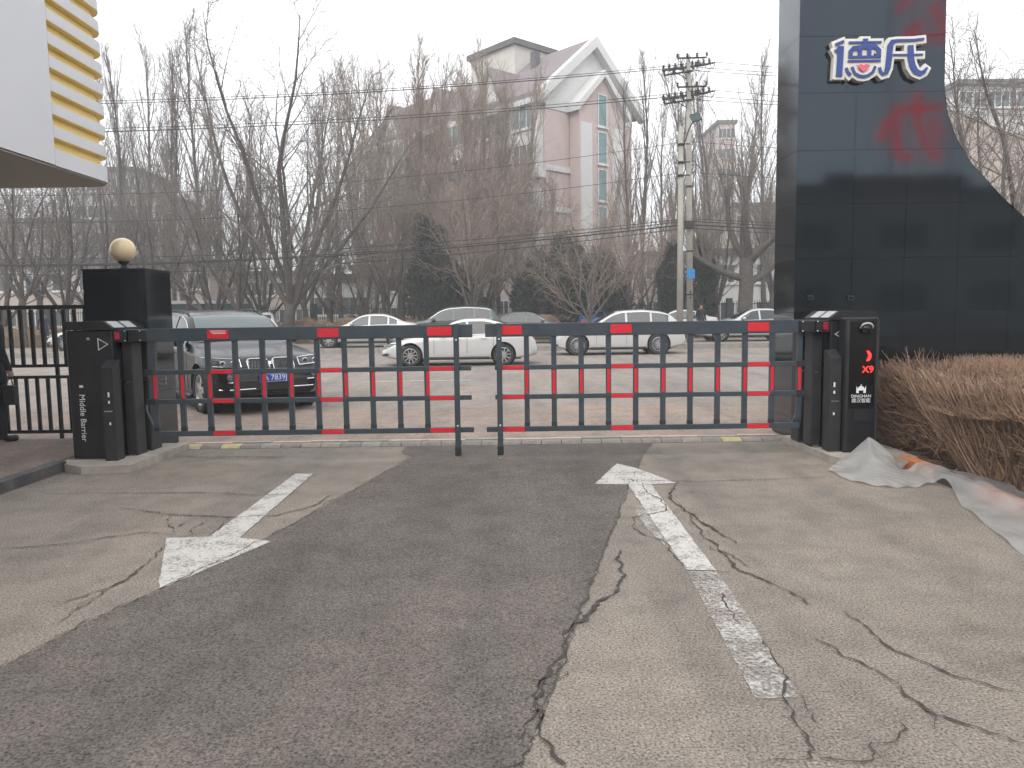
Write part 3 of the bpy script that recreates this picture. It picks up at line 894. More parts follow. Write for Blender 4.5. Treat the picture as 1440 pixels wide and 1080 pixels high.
for k, h in enumerate(hh):
    band(corner_path(0.0), corner_path(-0.075), z, z + h).build('fin', 'white_clad', gh)
    if k:
        band(corner_path(-0.003), corner_path(-0.0745), z - 0.006, z - 0.0005).build('groove_lining', 'yellow', gh)
    z += h + 0.118
# small upright stiffener in each groove at the bend
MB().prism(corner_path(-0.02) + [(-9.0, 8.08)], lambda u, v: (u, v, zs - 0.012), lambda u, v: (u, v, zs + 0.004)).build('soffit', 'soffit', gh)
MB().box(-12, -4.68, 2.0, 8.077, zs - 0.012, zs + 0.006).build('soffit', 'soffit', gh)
MB().box(-11.5, -7.4, 2.5, 8.0, 0.0, zs - 0.02).build('wall', 'wall_render', gh)
MB().box(-7.399, -7.37, 3.2, 5.0, 1.0, 2.4).build('window', 'pane', gh)
MB().box(-7.399, -7.37, 5.6, 6.6, 0.09, 2.2).build('door', 'frame_white', gh)

# ================================================================== BLACK MONUMENT WALL (right)
mon = thing('entrance_monument', 'tall black polished monument wall with a sweeping concave edge', 'monument', (5.5, 9.8, 0))
curve = [(0.0, 9.9), (1.2, 9.2), (2.0, 7.4), (2.40, 6.5), (2.667, 6.20), (2.898, 5.934), (3.136, 5.71), (3.347, 5.505), (3.599, 5.35), (3.889, 5.229), (4.219, 5.18), (5.2, 5.165), (6.7, 5.165)]
def xr(z):
    for (z0, x0), (z1, x1) in zip(curve, curve[1:]):
        if z <= z1:
            t = (z - z0) / (z1 - z0)
            return x0 + (x1 - x0) * t
    return curve[-1][1]
XL, YF, YB = 3.452, 9.40, 10.12
zs_ = [0.02 + i * 0.1 for i in range(67)]
out = [(XL + 0.012, 0.0)] + [(xr(z) - 0.012, z) for z in zs_] + [(XL + 0.012, zs_[-1])]
MB().prism(out, lambda u, v: (u, YF + 0.016, v), lambda u, v: (u, YB, v)).build('core', 'joint', mon)
g = 0.0018
zj = [0.0, 0.26, 0.92, 1.559, 2.20, 2.85, 3.483, 4.151, 4.80, 5.45, 6.1, 6.62]
xj = [XL, 4.14, 4.775, 5.42, 6.06, 6.70, 7.35, 8.0, 8.6, 9.3, 9.9]
for zi in range(len(zj) - 1):
    for xi in range(len(xj) - 1):
        x0, x1, z0, z1 = xj[xi] + g, xj[xi + 1] - g, zj[zi] + g, zj[zi + 1] - g
        if xr(z0) <= x0 + 0.02: continue
        N = 9
        right = []
        for q in range(N):
            zz = z0 + (z1 - z0) * q / (N - 1)
            right.append((max(x0, min(x1, xr(zz))), zz))
        if all(abs(p[0] - x1) < 1e-6 for p in right):
            right = [right[0], right[-1]]
        poly = [(x0, z0)] + right
        if right[-1][0] > x0 + 1e-4: poly.append((x0, z1))
        else:
            while len(poly) > 3 and abs(poly[-1][0] - x0) < 1e-6 and abs(poly[-2][0] - x0) < 1e-6: poly.pop()
        j = rnd.uniform(-0.0012, 0.0012); j2 = rnd.uniform(-0.0012, 0.0012); j3 = rnd.uniform(-0.0012, 0.0012)
        def fa(u, v): return (u, YF + j + j2 * (u - x0) / 0.65 + j3 * (v - z0) / 0.65, v)
        MB().prism(poly, fa, lambda u, v: (u, YF + 0.0155, v)).build('panel', 'cladding', mon)
    z0, z1 = zj[zi] + g, zj[zi + 1] - g
    MB().box(XL - 0.002, XL + 0.0115, YF + 0.001, YB + 0.004, z0, z1).build('panel', 'cladding', mon)
# polished return along the concave edge
pc = [(xr(z) + 0.004, z) for z in zs_]
MB().grid([[(u, YF - 0.002, v) for u, v in pc], [(u, YB + 0.01, v) for u, v in pc]]).build('edge_return', 'cladding', mon)
for (xx, zz) in ((3.64, 1.755), (4.13, 1.745)):
    q = MB().box(xx - 0.035, xx + 0.035, YF - 0.035, YF - 0.002, zz - 0.012, zz + 0.012).build('cable_bracket', 'black_soft', mon)
    MB().tube([(xx - 0.028, YF - 0.03, zz - 0.012), (xx - 0.028, YF - 0.03, zz - 0.045), (xx + 0.028, YF - 0.03, zz - 0.045), (xx + 0.028, YF - 0.03, zz - 0.012)], 0.008, 5).build('loop', 'black_soft', q)

# raised two-character sign
logo = thing('company_sign', 'raised white and blue two character sign with a pink heart', 'sign', (4.35, 9.36, 4.3))
KU = 9.36 / 1080 / 8
def LU(p): return (4.352 + (p[0] - 700) * KU, 4.515 - (p[1] - 390) * KU)
strokes = [
    ([(225, 248), (318, 212)], 30), ([(222, 318), (290, 280)], 34), ([(285, 262), (279, 420), (272, 580)], 66),
    ([(368, 227), (722, 227)], 24), ([(549, 188), (549, 275)], 54),
    ([(366, 378), (720, 378)], 26), ([(390, 378), (390, 320), (420, 290), (520, 276), (660, 274), (695, 310), (695, 378)], 46),
    ([(490, 285), (490, 370)], 44), ([(592, 285), (592, 370)], 44),
    ([(362, 420), (718, 420)], 22),
    ([(346, 490), (362, 535), (396, 572)], 32),
    ([(408, 482), (440, 550), (490, 578), (535, 585), (585, 575), (635, 540), (662, 478)], 30),
    ([(706, 490), (718, 535), (745, 562), (775, 555)], 32),
    ([(1180, 200), (1060, 212), (880, 215), (838, 225), (815, 270), (806, 400), (796, 500), (775, 560)], [22, 26, 30, 44, 60, 62, 58, 44]),
    ([(846, 363), (1172, 363)], 18),
    ([(1034, 265), (1042, 400), (1062, 480), (1100, 540), (1150, 562), (1190, 545), (1222, 500)], [60, 66, 66, 60, 52, 40, 22]),
]
for i, (pth, w) in enumerate(strokes):
    pp = [LU(p) for p in pth]
    ww = [x * KU for x in w] if isinstance(w, list) else w * KU
    bp_ = list(pp)
    # white body: each stroke widened and lengthened
    def ext(a, c, L):
        d = (Vector(a) - Vector(c)).normalized() * L
        return (a[0] + d.x, a[1] + d.y)
    bp_[0] = ext(pp[0], pp[1], 0.030); bp_[-1] = ext(pp[-1], pp[-2], 0.030)
    wb = [x + 0.068 for x in ww] if isinstance(ww, list) else ww + 0.068
    yb = 9.318 - 0.0006 * i
    MB().prism(ribbon(bp_, wb), lambda u, v: (u, yb, v), lambda u, v: (u, 9.395 + 0.0001 * i, v)).build('white_body', 'logo_white', logo)
    yf = 9.3005 - 0.0005 * i
    MB().prism(ribbon(pp, ww), lambda u, v: (u, yf, v), lambda u, v: (u, yf + 0.009, v)).build('blue_stroke', 'logo_blue', logo)
# fill plate between the strokes of the first character
MB().prism([LU(p) for p in ((345, 210), (740, 210), (740, 560), (560, 610), (430, 590), (345, 540))], lambda u, v: (u, 9.3205, v), lambda u, v: (u, 9.3915, v)).build('white_body', 'logo_white', logo)
ht = []
for k in range(28):
    a = 2 * PI * k / 28
    hx, hz = 16 * math.sin(a) ** 3, 13 * math.cos(a) - 5 * math.cos(2 * a) - 2 * math.cos(3 * a) - math.cos(4 * a)
    ht.append((LU((532, 492))[0] + hx * 0.0040, LU((532, 492))[1] + hz * 0.0032))
MB().prism(ht, lambda u, v: (u, 9.290, v), lambda u, v: (u, 9.305, v)).build('pink_heart', 'logo_pink', logo)
# ================================================================== RIGHT HEDGE, FILM
def hedge(name, label, x0, y0, y1, z_top, seed, count, depth=3.6, bulge=0.42):
    """dry clipped hedge: brushwood core, slanting stems on the drive side, clipped tips on top"""
    t = thing(name, label, 'hedge', (x0 + 1, (y0 + y1) / 2, 0.03))
    r = random.Random(seed)
    def xedge(y): return x0 + 0.10 * math.sin(y * 1.7) + 0.05 * math.sin(y * 4.1 + 1)
    def top(x, y):
        e = max(0.0, min(1.0, (x - (xedge(y) - bulge)) / 0.75))
        return z_top * (0.70 + 0.30 * math.sin(e * PI / 2)) + 0.03 * math.sin(y * 3 + x * 2) + 0.02 * math.sin(x * 7 + y * 5)
    P = []
    n = 40
    for i in range(n + 1):
        y = y0 + (y1 - .22 - y0) * i / n
        xe = xedge(y)
        row = [(xe + 0.26, y, 0.03), (xe - bulge * 0.3 + 0.24, y, z_top * 0.35), (xe - bulge * 0.8 + 0.22, y, z_top * 0.62)]
        for q in (0.05, 0.2, 0.4, 0.7, 1.1, 1.7, 2.4, depth):
            x = xe - bulge + 0.18 + q
            row.append((x, y, top(x, y) - 0.07))
        P.append(row)
    mb = MB().grid(P)
    mb.add(P[0] + [(P[0][-1][0], y0, 0.03)], [tuple(range(len(P[0]) + 1))]).add(P[-1] + [(P[-1][-1][0], y1, 0.03)], [tuple(range(len(P[0]) + 1))])
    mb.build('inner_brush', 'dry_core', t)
    st, tp = MB(), MB()
    for k in range(count):
        y = r.uniform(y0, y1)
        xe = xedge(y)
        bx_ = xe + abs(r.gauss(0, 0.10)) - 0.02
        h = z_top * r.uniform(0.35, 0.95)
        lean = bulge * (h / z_top) * r.uniform(0.3, 1.6)
        sl = r.gauss(0.16, 0.26)
        p0 = Vector((bx_, y, 0.02)); p2 = Vector((bx_ - lean, y + sl, h))
        p1 = p0.lerp(p2, 0.5) + Vector((r.uniform(-.03, .05), r.uniform(-.05, .05), r.uniform(-.02, .05)))
        w = r.uniform(0.003, 0.0075)
        (st if r.random() < 0.55 else tp).tube([p0, p1, p2], [w * 1.2, w, w * 0.5], 3, False)
        if r.random() < 0.8:
            q0 = p1.lerp(p2, r.random()); q1 = q0 + Vector((r.uniform(-.14, .03), r.uniform(-.14, .14), r.uniform(-.03, .16)))
            (st if r.random() < 0.6 else tp).tube([q0, q1], [w * .7, w * .35], 3, False)
    for k in range(int(count * 1.5)):
        y = r.uniform(y0, y1); xe = xedge(y)
        x = xe - bulge + abs(r.random() ** 1.6) * depth - 0.02
        z = top(x, y) - 0.09
        p0 = Vector((x, y, z)); p1 = p0 + Vector((r.gauss(-0.01, 0.06), r.gauss(0, 0.06), r.uniform(0.03, 0.12)))
        w = r.uniform(0.002, 0.0042)
        (tp if r.random() < 0.7 else st).tube([p0, p1], [w, w * 0.5], 3, False)
    for k in range(int(count * 0.35)):     # end face towards the pillar
        x = xedge(y1) + r.uniform(-bulge, 1.2); h = z_top * r.uniform(0.3, 1.0)
        p0 = Vector((x + 0.1, y1 - 0.05, 0.03)); p1 = Vector((x + r.gauss(0, .2), y1 + r.uniform(-.1, .14), h))
        w = r.uniform(0.003, 0.0065)
        st.tube([p0, p0.lerp(p1, .5) + Vector((0, .04, .03)), p1], [w, w, w * .5], 3, False)
    for k in range(int(count * 0.5)):     # tangled twigs near the pillar end and low on the side
        y = y1 - abs(r.gauss(0, .5)); x = xedge(y) + r.uniform(-bulge * .8, .25); z = r.uniform(.04, z_top * .85)
        p0 = Vector((x, y, z)); p1 = p0 + Vector((r.gauss(-.05, .10), r.gauss(0, .12), r.gauss(.09, .10)))
        p1.z = max(.03, p1.z)
        (st if r.random() < .7 else tp).tube([p0, p1], [.0045, .002], 3, False)
    o = st.build('stems', 'dry', t, fix=False); o['kind'] = 'stuff'
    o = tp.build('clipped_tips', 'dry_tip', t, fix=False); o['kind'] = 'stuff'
    return t
hedge('dry_hedge', 'dry brown clipped hedge along the right edge of the drive', 4.38, 2.6, 8.55, 1.03, 3, 9000, 1.25, 0.24)
def rear_hedge():
    t = thing('dry_hedge', 'second dry brown hedge strip close against the monument wall', 'hedge', (7.0, 8.95, 0.03))
    r = random.Random(9)
    st = MB(); P = []
    for i in range(21):
        x = 5.3 + 4.5 * i / 20
        P.append([(x, 8.62, 0.03), (x, 8.60, 0.8), (x, 8.68, 0.95 + .02 * math.sin(i * 2.1)), (x, 9.2, 0.97), (x, 9.25, 0.03)])
    MB().grid(P).build('inner_brush', 'dry_core', t)
    for k in range(3000):
        x = r.uniform(5.2, 9.8); y = r.uniform(8.6, 9.25)
        p0 = Vector((x, y, 0.90)); p1 = p0 + Vector((r.gauss(0, .04), r.gauss(-.01, .04), r.uniform(.05, .15)))
        st.tube([p0, p1], [.0035, .0018], 3, False)
    for k in range(1500):
        x = r.uniform(5.2, 9.8); h = r.uniform(.4, 1.0)
        p0 = Vector((x, 8.6, .05)); p1 = Vector((x + r.gauss(0, .1), 8.55 + r.gauss(0, .03), h))
        st.tube([p0, p1], [.004, .002], 3, False)
    st.build('clipped_tips', 'dry_tip', t, fix=False)['kind'] = 'stuff'
rear_hedge()
# fallen leaves and broken twigs on the hedge bed
mb = MB(); r = random.Random(4)
for k in range(1500):
    x, y = r.uniform(3.98, 4.75), r.uniform(4.5, 9.1)
    a = r.uniform(0, PI); s = r.uniform(.01, .03)
    dx, dy = math.cos(a) * s, math.sin(a) * s
    z = 0.036 + r.uniform(0, .012)
    if r.random() < .6: mb.add([(x - dx, y - dy, z), (x + dy * .5, y - dx * .5, z + .008), (x + dx, y + dy, z), (x - dy * .5, y + dx * .5, z + .004)], [(0, 1, 2, 3)])
    else: mb.tube([(x, y, z), (x + dx * 4, y + dy * 4, z + .01)], .003, 3, False)
o = mb.build('leaf_litter', 'dry', fix=False); o['kind'] = 'stuff'; tag(o, 'dry leaves and broken twigs lying under the right hedge', 'leaf litter')

# translucent packing film
lo = [(3.09, 7.42), (3.14, 6.97), (3.27, 6.76), (3.41, 6.7), (3.59, 6.71), (3.80, 6.78), (3.80, 6.54), (3.62, 6.1), (3.46, 5.52), (3.3, 4.95), (3.2, 4.3)]
up = [(3.22, 7.62), (3.50, 7.80), (3.62, 7.72), (3.74, 7.55), (3.72, 7.28), (3.94, 7.23), (4.14, 7.03), (4.30, 6.85), (4.28, 6.5), (4.18, 6.1), (4.12, 5.4)]
hz = [0.03, 0.15, 0.30, 0.17, 0.05, 0.03, 0.03, 0.03, 0.03, 0.03, 0.03]
def cat_(P, t):
    n = len(P) - 1
    i = min(int(t * n), n - 1); f = t * n - i
    p0, p1, p2, p3 = P[max(i - 1, 0)], P[i], P[i + 1], P[min(i + 2, n)]
    return 0.5 * ((2 * p1) + (p2 - p0) * f + (2 * p0 - 5 * p1 + 4 * p2 - p3) * f * f + (3 * p1 - p0 - 3 * p2 + p3) * f ** 3)
LV = [Vector((*p, 0)) for p in lo]; UV = [Vector((*p, 0)) for p in up]
r = random.Random(2)
G_ = []
nu, nv = 110, 26
def gz(x, y):     # ground under the film: kerb and bed are higher than the drive
    k = .8 if y < 7.6 else max(0.0, 1 - (y - 7.6) / .15)
    return float(np.interp(x, [3.6, 3.78, 3.86, 3.98, 4.08, 4.3], [.012, .03, .02 + .1 * k, .02 + .1 * k, .05, .05]))
def wob(x, y): return (math.sin(x * 9 + y * 5) * .4 + math.sin(x * 21 - y * 13 + 1) * .25 + math.sin(x * 4 - y * 11) * .5 + math.sin(x * 37 + y * 29) * .12)
for i in range(nu + 1):
    t = i / nu
    a, c = cat_(LV, t), cat_(UV, t)
    hv = max(0.02, np.interp(t * (len(hz) - 1), range(len(hz)), hz))
    row = []
    for j in range(nv + 1):
        s = j / nv
        p = a.lerp(c, s)
        z = gz(p.x, p.y) + (hv - .03) * (s ** 1.2 if hv > .06 else s * (1 - s) * 2) + 0.013 * (1 + wob(p.x * 1.6, p.y * 1.6) + .5 * abs(math.sin(p.x * 26 + p.y * 17 + 2 * math.sin(p.y * 9)))) * min(1, 6 * s + .25)
        if s < 0.06: z += 0.01 * math.sin(t * 60)
        row.append((p.x + .012 * wob(p.y, p.x), p.y + .012 * wob(p.x + 2, p.y), z))
    # back flap of the tented end folds down again
    for q in (1, 2, 3):
        e = row[nv]
        row.append((e[0] + .06 * q * (hv > .06) + .004 * q, e[1] + .05 * q * (hv > .06) + .006 * q, max(0.09, e[2] * (1 - q / 3)) if hv > .06 else e[2] + .004 * math.sin(q)))
    G_.append(row)
fo = MB().grid(G_).build('plastic_film', 'film', smooth=True)
sm = fo.modifiers.new('soft', 'SUBSURF'); sm.levels = 1; sm.render_levels = 1
tag(fo, 'crumpled milky plastic film lying over the kerb by the hedge', 'plastic film')

# ================================================================== CARS
def interp(tab, x):
    if x <= tab[0][0]: return tab[0][1]
    for (a, va), (c, vc) in zip(tab, tab[1:]):
        if x <= c:
            t = (x - a) / (c - a)
            return va + (vc - va) * t
    return tab[-1][1]
def smooth_tab(tab, L, n=60, it=2):
    xs = [L * i / n for i in range(n + 1)]
    v = [interp(tab, x) for x in xs]
    for _ in range(it):
        v = [v[0]] + [(v[i - 1] + 2 * v[i] + v[i + 1]) / 4 for i in range(1, n)] + [v[-1]]
    return list(zip(xs, v))

SEDAN = dict(L=4.82, W=1.84, H=1.46, r=0.335, fo=0.90, wb=2.88,
    top=[(0, .50), (.05, .62), (.25, .72), (.8, .86), (1.45, .97), (1.6, 1.02), (2.25, 1.39), (2.6, 1.455), (3.2, 1.455), (3.65, 1.36), (4.2, 1.10), (4.4, 1.07), (4.7, 1.03), (4.78, .92), (4.82, .6)],
    belt=[(0, .44), (.25, .64), (.8, .78), (1.5, .90), (4.3, .99), (4.7, .95), (4.82, .55)], cowl=1.42, roof0=2.38, roof1=3.42, tail=4.22,
    panes=[(1.82, 2.62), (2.70, 3.45), (3.52, 3.86)])
SUV = dict(L=4.88, W=1.96, H=1.76, r=0.385, fo=0.88, wb=2.93,
    top=[(0, .62), (.04, .80), (.18, .93), (.7, 1.05), (1.35, 1.13), (1.5, 1.19), (2.1, 1.60), (2.45, 1.70), (3.2, 1.745), (4.0, 1.70), (4.35, 1.62), (4.7, 1.15), (4.84, 1.02), (4.88, .7)],
    belt=[(0, .55), (.2, .84), (.7, .98), (1.5, 1.06), (4.5, 1.13), (4.75, 1.05), (4.88, .62)], cowl=1.33, roof0=2.2, roof1=4.28, tail=4.66,
    panes=[(1.70, 2.62), (2.70, 3.55), (3.62, 4.25)])
CROSS = dict(L=4.86, W=1.92, H=1.64, r=0.375, fo=0.92, wb=2.95,
    top=[(0, .58), (.05, .72), (.25, .83), (.8, .97), (1.40, 1.06), (1.55, 1.11), (2.2, 1.50), (2.55, 1.60), (3.3, 1.625), (4.0, 1.55), (4.3, 1.46), (4.62, 1.16), (4.8, 1.0), (4.86, .65)],
    belt=[(0, .5), (.25, .75), (.8, .90), (1.5, 1.0), (4.4, 1.09), (4.7, 1.0), (4.86, .58)], cowl=1.38, roof0=2.32, roof1=4.2, tail=4.58,
    panes=[(1.78, 2.66), (2.74, 3.56), (3.63, 4.22)])

def make_car(name, label, paint, sp, spokes=10, group=None, pale=False, front='plain', rim='rim'):
    t = thing(name, label, 'car', (0, 0, 0), 0, group, world=False)
    L, W, H = sp['L'], sp['W'], sp['H']
    top = smooth_tab(sp['top'], L, 80, 2); belt = smooth_tab(sp['belt'], L, 80, 3)
    ft = lambda s: interp(top, s)
    fb = lambda s: min(interp(belt, s), ft(s) - 0.03)
    hw = W / 2
    def w(s):
        e = 0.75
        k = 1.0
        if s < e: k = 1 - 0.24 * (1 - s / e) ** 2.6
        if s > L - e: k = 1 - 0.17 * (1 - (L - s) / e) ** 2.6
        return hw * k
    zb = lambda s: 0.22 + (0.10 * max(0, 1 - s / 0.5)) + (0.12 * max(0, 1 - (L - s) / 0.6))
    def wt(s):
        h = max(0, min(1, (ft(s) - fb(s) - 0.05) / (H - 1.0)))
        return w(s) * (0.90 - 0.22 * h)
    mp = lambda s, y, z: (L / 2 - s, y, z)
    S = sorted(set([0.0, 0.03, 0.07, 0.13, 0.2, 0.3, 0.42, 0.55] + [0.7 + 0.125 * i for i in range(int((L - 1.3) / 0.125))] + [L - .55, L - .42, L - .3, L - .2, L - .13, L - .07, L - .03, L]))
    rows = []
    for s in S:
        W_, B, T, Z = w(s), fb(s), ft(s), zb(s)
        a = [(0, Z), (W_ * .86, Z), (W_ * .95, Z + .05), (W_ * .985, Z + .16), (W_ * .99, Z + (B - Z) * .5), (W_ * 1.0, Z + (B - Z) * .78), (W_ * .985, B - .03), (W_ * .955, B)]
        wtt = wt(s)
        a += [((W_ * .955 * .62 + wtt * .38), B + (T - B) * .38), (W_ * .955 * .28 + wtt * .72, B + (T - B) * .72), (wtt, T - .035), (wtt * .90, T - .008), (wtt * .5, T + .006), (0, T + .012)]
        rows.append([(y, z) for y, z in a])
    n = len(rows[0])
    mb = MB()
    for s, a in zip(S, rows):
        ring = [mp(s, y, z) for y, z in a] + [mp(s, -y, z) for y, z in reversed(a[1:-1])]
        mb.v.extend(ring)
    m_ = 2 * n - 2
    for i in range(len(S) - 1):
        for k in range(m_):
            q, c = i * m_ + k, i * m_ + (k + 1) % m_
            mb.f.append((q, c, c + m_, q + m_))
    mb.f.append(tuple(range(m_))); mb.f.append(tuple((len(S) - 1) * m_ + k for k in range(m_ - 1, -1, -1)))
    body = mb.build('body', paint, t, smooth=True)
    axles = (sp['fo'], sp['fo'] + sp['wb'])
    cut = MB()
    for ax in axles:
        for sy in (-1, 1):
            R_ = sp['r'] + 0.055
            prof = [(R_, 0), (R_, 0.5)]
            cut.lathe([(0.0001, 0), (R_, 0), (R_, 0.5), (0.0001, 0.5)], 32, Matrix.Translation((L / 2 - ax, sy * (hw - 0.30) if sy > 0 else -(hw - 0.30), sp['r'] + 0.015)) @ Matrix.Rotation(-sy * PI / 2, 4, 'X'))
    co = cut.build('cutter', 'trim')
    bo = body.modifiers.new('arch', 'BOOLEAN'); bo.operation = 'DIFFERENCE'; bo.object = co; bo.solver = 'EXACT'
    bpy.context.view_layer.update()
    me = evaluated(body)
    body.modifiers.clear(); body.data = me
    bpy.data.objects.remove(co)
    me.polygons.foreach_set('use_smooth', [True] * len(me.polygons))
    try: me.set_sharp_from_angle(angle=math.radians(38))
    except Exception: pass
    # wheels
    for ax in axles:
        for sy in (-1, 1):
            R_ = sp['r']; cx = L / 2 - ax
            X_ = Matrix.Translation((cx, sy * (hw - 0.245), R_)) @ Matrix.Rotation(-sy * PI / 2, 4, 'X')
            wl_ = MB().lathe([(0.001, -.02), (R_ * .66, -.02), (R_ * .66, .16)], 28, X_, cap=False).build('wheel', 'rim_dark', t)
            MB().lathe([(R_ * .68, 0), (R_ * .90, 0), (R_ * .98, .02), (R_, .05), (R_, .17), (R_ * .98, .205), (R_ * .90, .225), (R_ * .70, .222), (R_ * .68, .19), (R_ * .68, 0)], 36, X_, cap=False).build('tyre', 'tyre', wl_, smooth=True)
            rm = MB().lathe([(R_ * .63, .16), (R_ * .69, .212), (R_ * .655, .216), (R_ * .61, .18)], 36, X_, cap=False)
            rm.lathe([(.001, .19), (R_ * .17, .19), (R_ * .15, .205), (.001, .207)], 16, X_)
            for k in range(spokes):
                a = 2 * PI * k / spokes + .1
                ws = R_ * (1.35 / spokes)
                ca, sa = math.cos(a), math.sin(a)
                q = [(R_ * .10, -ws * .55), (R_ * .65, -ws * .42), (R_ * .65, ws * .42), (R_ * .10, ws * .55)]
                f1 = lambda u, v: X_ @ Vector((u * ca - v * sa, u * sa + v * ca, .202 - .012 * (u / R_ - .1)))
                f2 = lambda u, v: X_ @ Vector((u * ca - v * sa, u * sa + v * ca, .17))
                rm.prism(q, f1, f2)
            rm.build('rim', rim, wl_)
            MB().lathe([(.001, 0), (R_ + .052, 0), (R_ + .052, .27)], 28, Matrix.Translation((cx, sy * (hw - 0.30), R_ + .015)) @ Matrix.Rotation(-sy * PI / 2, 4, 'X'), cap=False).build('wheel_arch_liner', 'trim', t)
    # windows on the body surface
    def side(s, z, sy, off=.007):
        B, T = fb(s), ft(s)
        ys = [(B, w(s) * .955), (B + .38 * (T - B), w(s) * .955 * .62 + wt(s) * .38), (B + .72 * (T - B), w(s) * .955 * .28 + wt(s) * .72), (max(T - .035, B + .73 * (T - B)), wt(s))]
        return mp(s, sy * (interp(ys, z) + off + .006), z + .003)
    gname = 'glass'
    for sy in (-1, 1):
        for (s0, s1) in sp['panes']:
            Pn = []
            N = 12
            for i in range(N + 1):
                s = s0 + (s1 - s0) * i / N
                z0, z1 = fb(s) + .03, ft(s) - .085
                if z1 < z0 + .012: z1 = z0 + .012
                Pn.append([side(s, z0 + (z1 - z0) * j / 5, sy) for j in range(6)])
            MB().grid(Pn).build('side_window', gname, t, smooth=True)
        # bright line round the side glass
        s0, s1 = sp['panes'][0][0] - .06, sp['panes'][-1][1] + .05
        pth = [side(s0 + (s1 - s0) * i / 24, ft(s0 + (s1 - s0) * i / 24) - .075, sy, .009) for i in range(25)]
        MB().tube(pth, .011, 5).build('window_trim', 'chrome', t)
        pth = [side(s0 + (s1 - s0) * i / 24, fb(s0 + (s1 - s0) * i / 24) + .02, sy, .010) for i in range(25)]
        MB().tube(pth, .009, 5).build('window_trim', 'chrome' if front != 'plain' or 'sedan' in name else 'trim', t)
        # door seams and handles, sill
        sm_ = MB()
        for s in (sp['panes'][0][0] - .18, sp['panes'][1][0] - .04, sp['panes'][1][1] + .03):
            pth = []
            for j in range(9):
                Z = zb(s); B = fb(s); z = Z + .16 + (B - Z - .16) * j / 8
                yy = interp([(Z + .16, w(s) * .985), (Z + (B - Z) * .5, w(s) * .99), (Z + (B - Z) * .78, w(s)), (B - .03, w(s) * .985), (B, w(s) * .955)], z)
                pth.append(mp(s, sy * (yy + .0005), z))
            sm_.tube(pth, .005, 4)
        sm_.build('door_seam', 'trim', t)
        for s in (sp['panes'][0][1] - .24, sp['panes'][1][1] - .28):
            z = fb(s) - .10
            yy = w(s) * .995
            a = mp(s, sy * yy, z)
            MB().box(a[0] - .10, a[0] + .10, min(a[1], a[1] + sy * .03), max(a[1], a[1] + sy * .03), z - .012, z + .012, bev=.004).build('door_handle', 'chrome' if front != 'plain' else paint, t)
        Z = .24
        pth = [mp(s, sy * w(s) * .965, Z + .02) for s in [axles[0] + sp['r'] + .1 + (sp['wb'] - 2 * sp['r'] - .2) * i / 8 for i in range(9)]]
        MB().tube(pth, .04, 6).build('sill', 'trim', t)
        # mirror
        s = sp['panes'][0][0] + .10
        b_ = side(s, fb(s) + .05, sy, 0)
        Mx = Matrix.Translation((b_[0], b_[1] + sy * .12, b_[2] + .06)) @ Matrix.Diagonal((.085, .12, .075, 1))
        mr_ = MB().lathe([(max(.001, math.sin(a)), -math.cos(a)) for a in [PI * k / 8 for k in range(9)]], 14, Mx).build('mirror', paint, t, smooth=True)
    def top_patch(s0, s1, inset0, inset1, name, m, off=.012):
        Pn = []
        for i in range(11):
            s = s0 + (s1 - s0) * i / 10
            ins = inset0 + (inset1 - inset0) * i / 10
            yw = wt(s) - ins
            row = []
            for j in range(9):
                y = -yw + 2 * yw * j / 8
                q = abs(y) / wt(s)
                z = ft(s) + interp([(0, .012), (.5, .006), (.9, -.008), (1, -.035)], q)
                row.append((L / 2 - s + off * .6 * (1 if s < L / 2 else -1), y, z + off * .7))
            Pn.append(row)
        return MB().grid(Pn).build(name, m, t, smooth=True)
    top_patch(sp['cowl'] + .14, sp['roof0'], .10, .07, 'windscreen', 'glass_pale' if pale else 'glass')
    top_patch(sp['roof1'], sp['tail'] - .06, .08, .12, 'rear_window', 'glass')
    # lamps
    def nose(y, z, s_off=0.0):
        """s of the body surface near the front at half width y"""
        s = 0.0
        while s < 1.2 and (w(s) * .97 < abs(y) or ft(s) < z): s += .01
        return s + s_off
    def tail_s(y, z):
        s = L
        while s > L - 1.2 and (w(s) * .97 < abs(y) or ft(s) < z): s -= .01
        return s
    for sy in (-1, 1):
        zc = fb(.35) - .01
        Pn = []
        for i in range(9):
            y = hw * (.50 + .47 * i / 8)
            row = []
            for j in range(4):
                z = zc - .085 + .03 * i / 8 + (.125 + .01 * i / 8) * j / 3
                s = nose(y, z)
                row.append(mp(s - .012, sy * y * 1.0, z))
            Pn.append(row)
        hl = MB().grid(Pn).build('headlight', 'lamp_dark' if front == 'kidney' else 'lamp_glass', t, smooth=True)
        rim_ = [r_[0] for r_ in Pn] + [r_[3] for r_ in reversed(Pn)]
        MB().tube([(q[0] + .006, q[1], q[2]) for q in rim_ + rim_[:1]], .010, 5).build('lamp_rim', 'chrome', hl)
        for yy in (.62, .80):
            y = hw * yy; z = zc - .02
            MB().lathe([(.044, 0), (.050, .010), (.042, .014), (.036, .004)], 16, Matrix.Translation(mp(nose(y, z) - .016, sy * y, z)) @ Matrix.Rotation(PI / 2, 4, 'Y')).build('projector', 'chrome', hl)
        Pn = []
        for i in range(7):
            y = hw * (.55 + .42 * i / 6)
            Pn.append([mp(tail_s(y, z) + .012, sy * y, z) for z in (fb(L - .3) - .14, fb(L - .3) - .07, fb(L - .3) - .01)])
        MB().grid(Pn).build('tail_light', 'tail', t, smooth=True)
    zg = fb(.3)
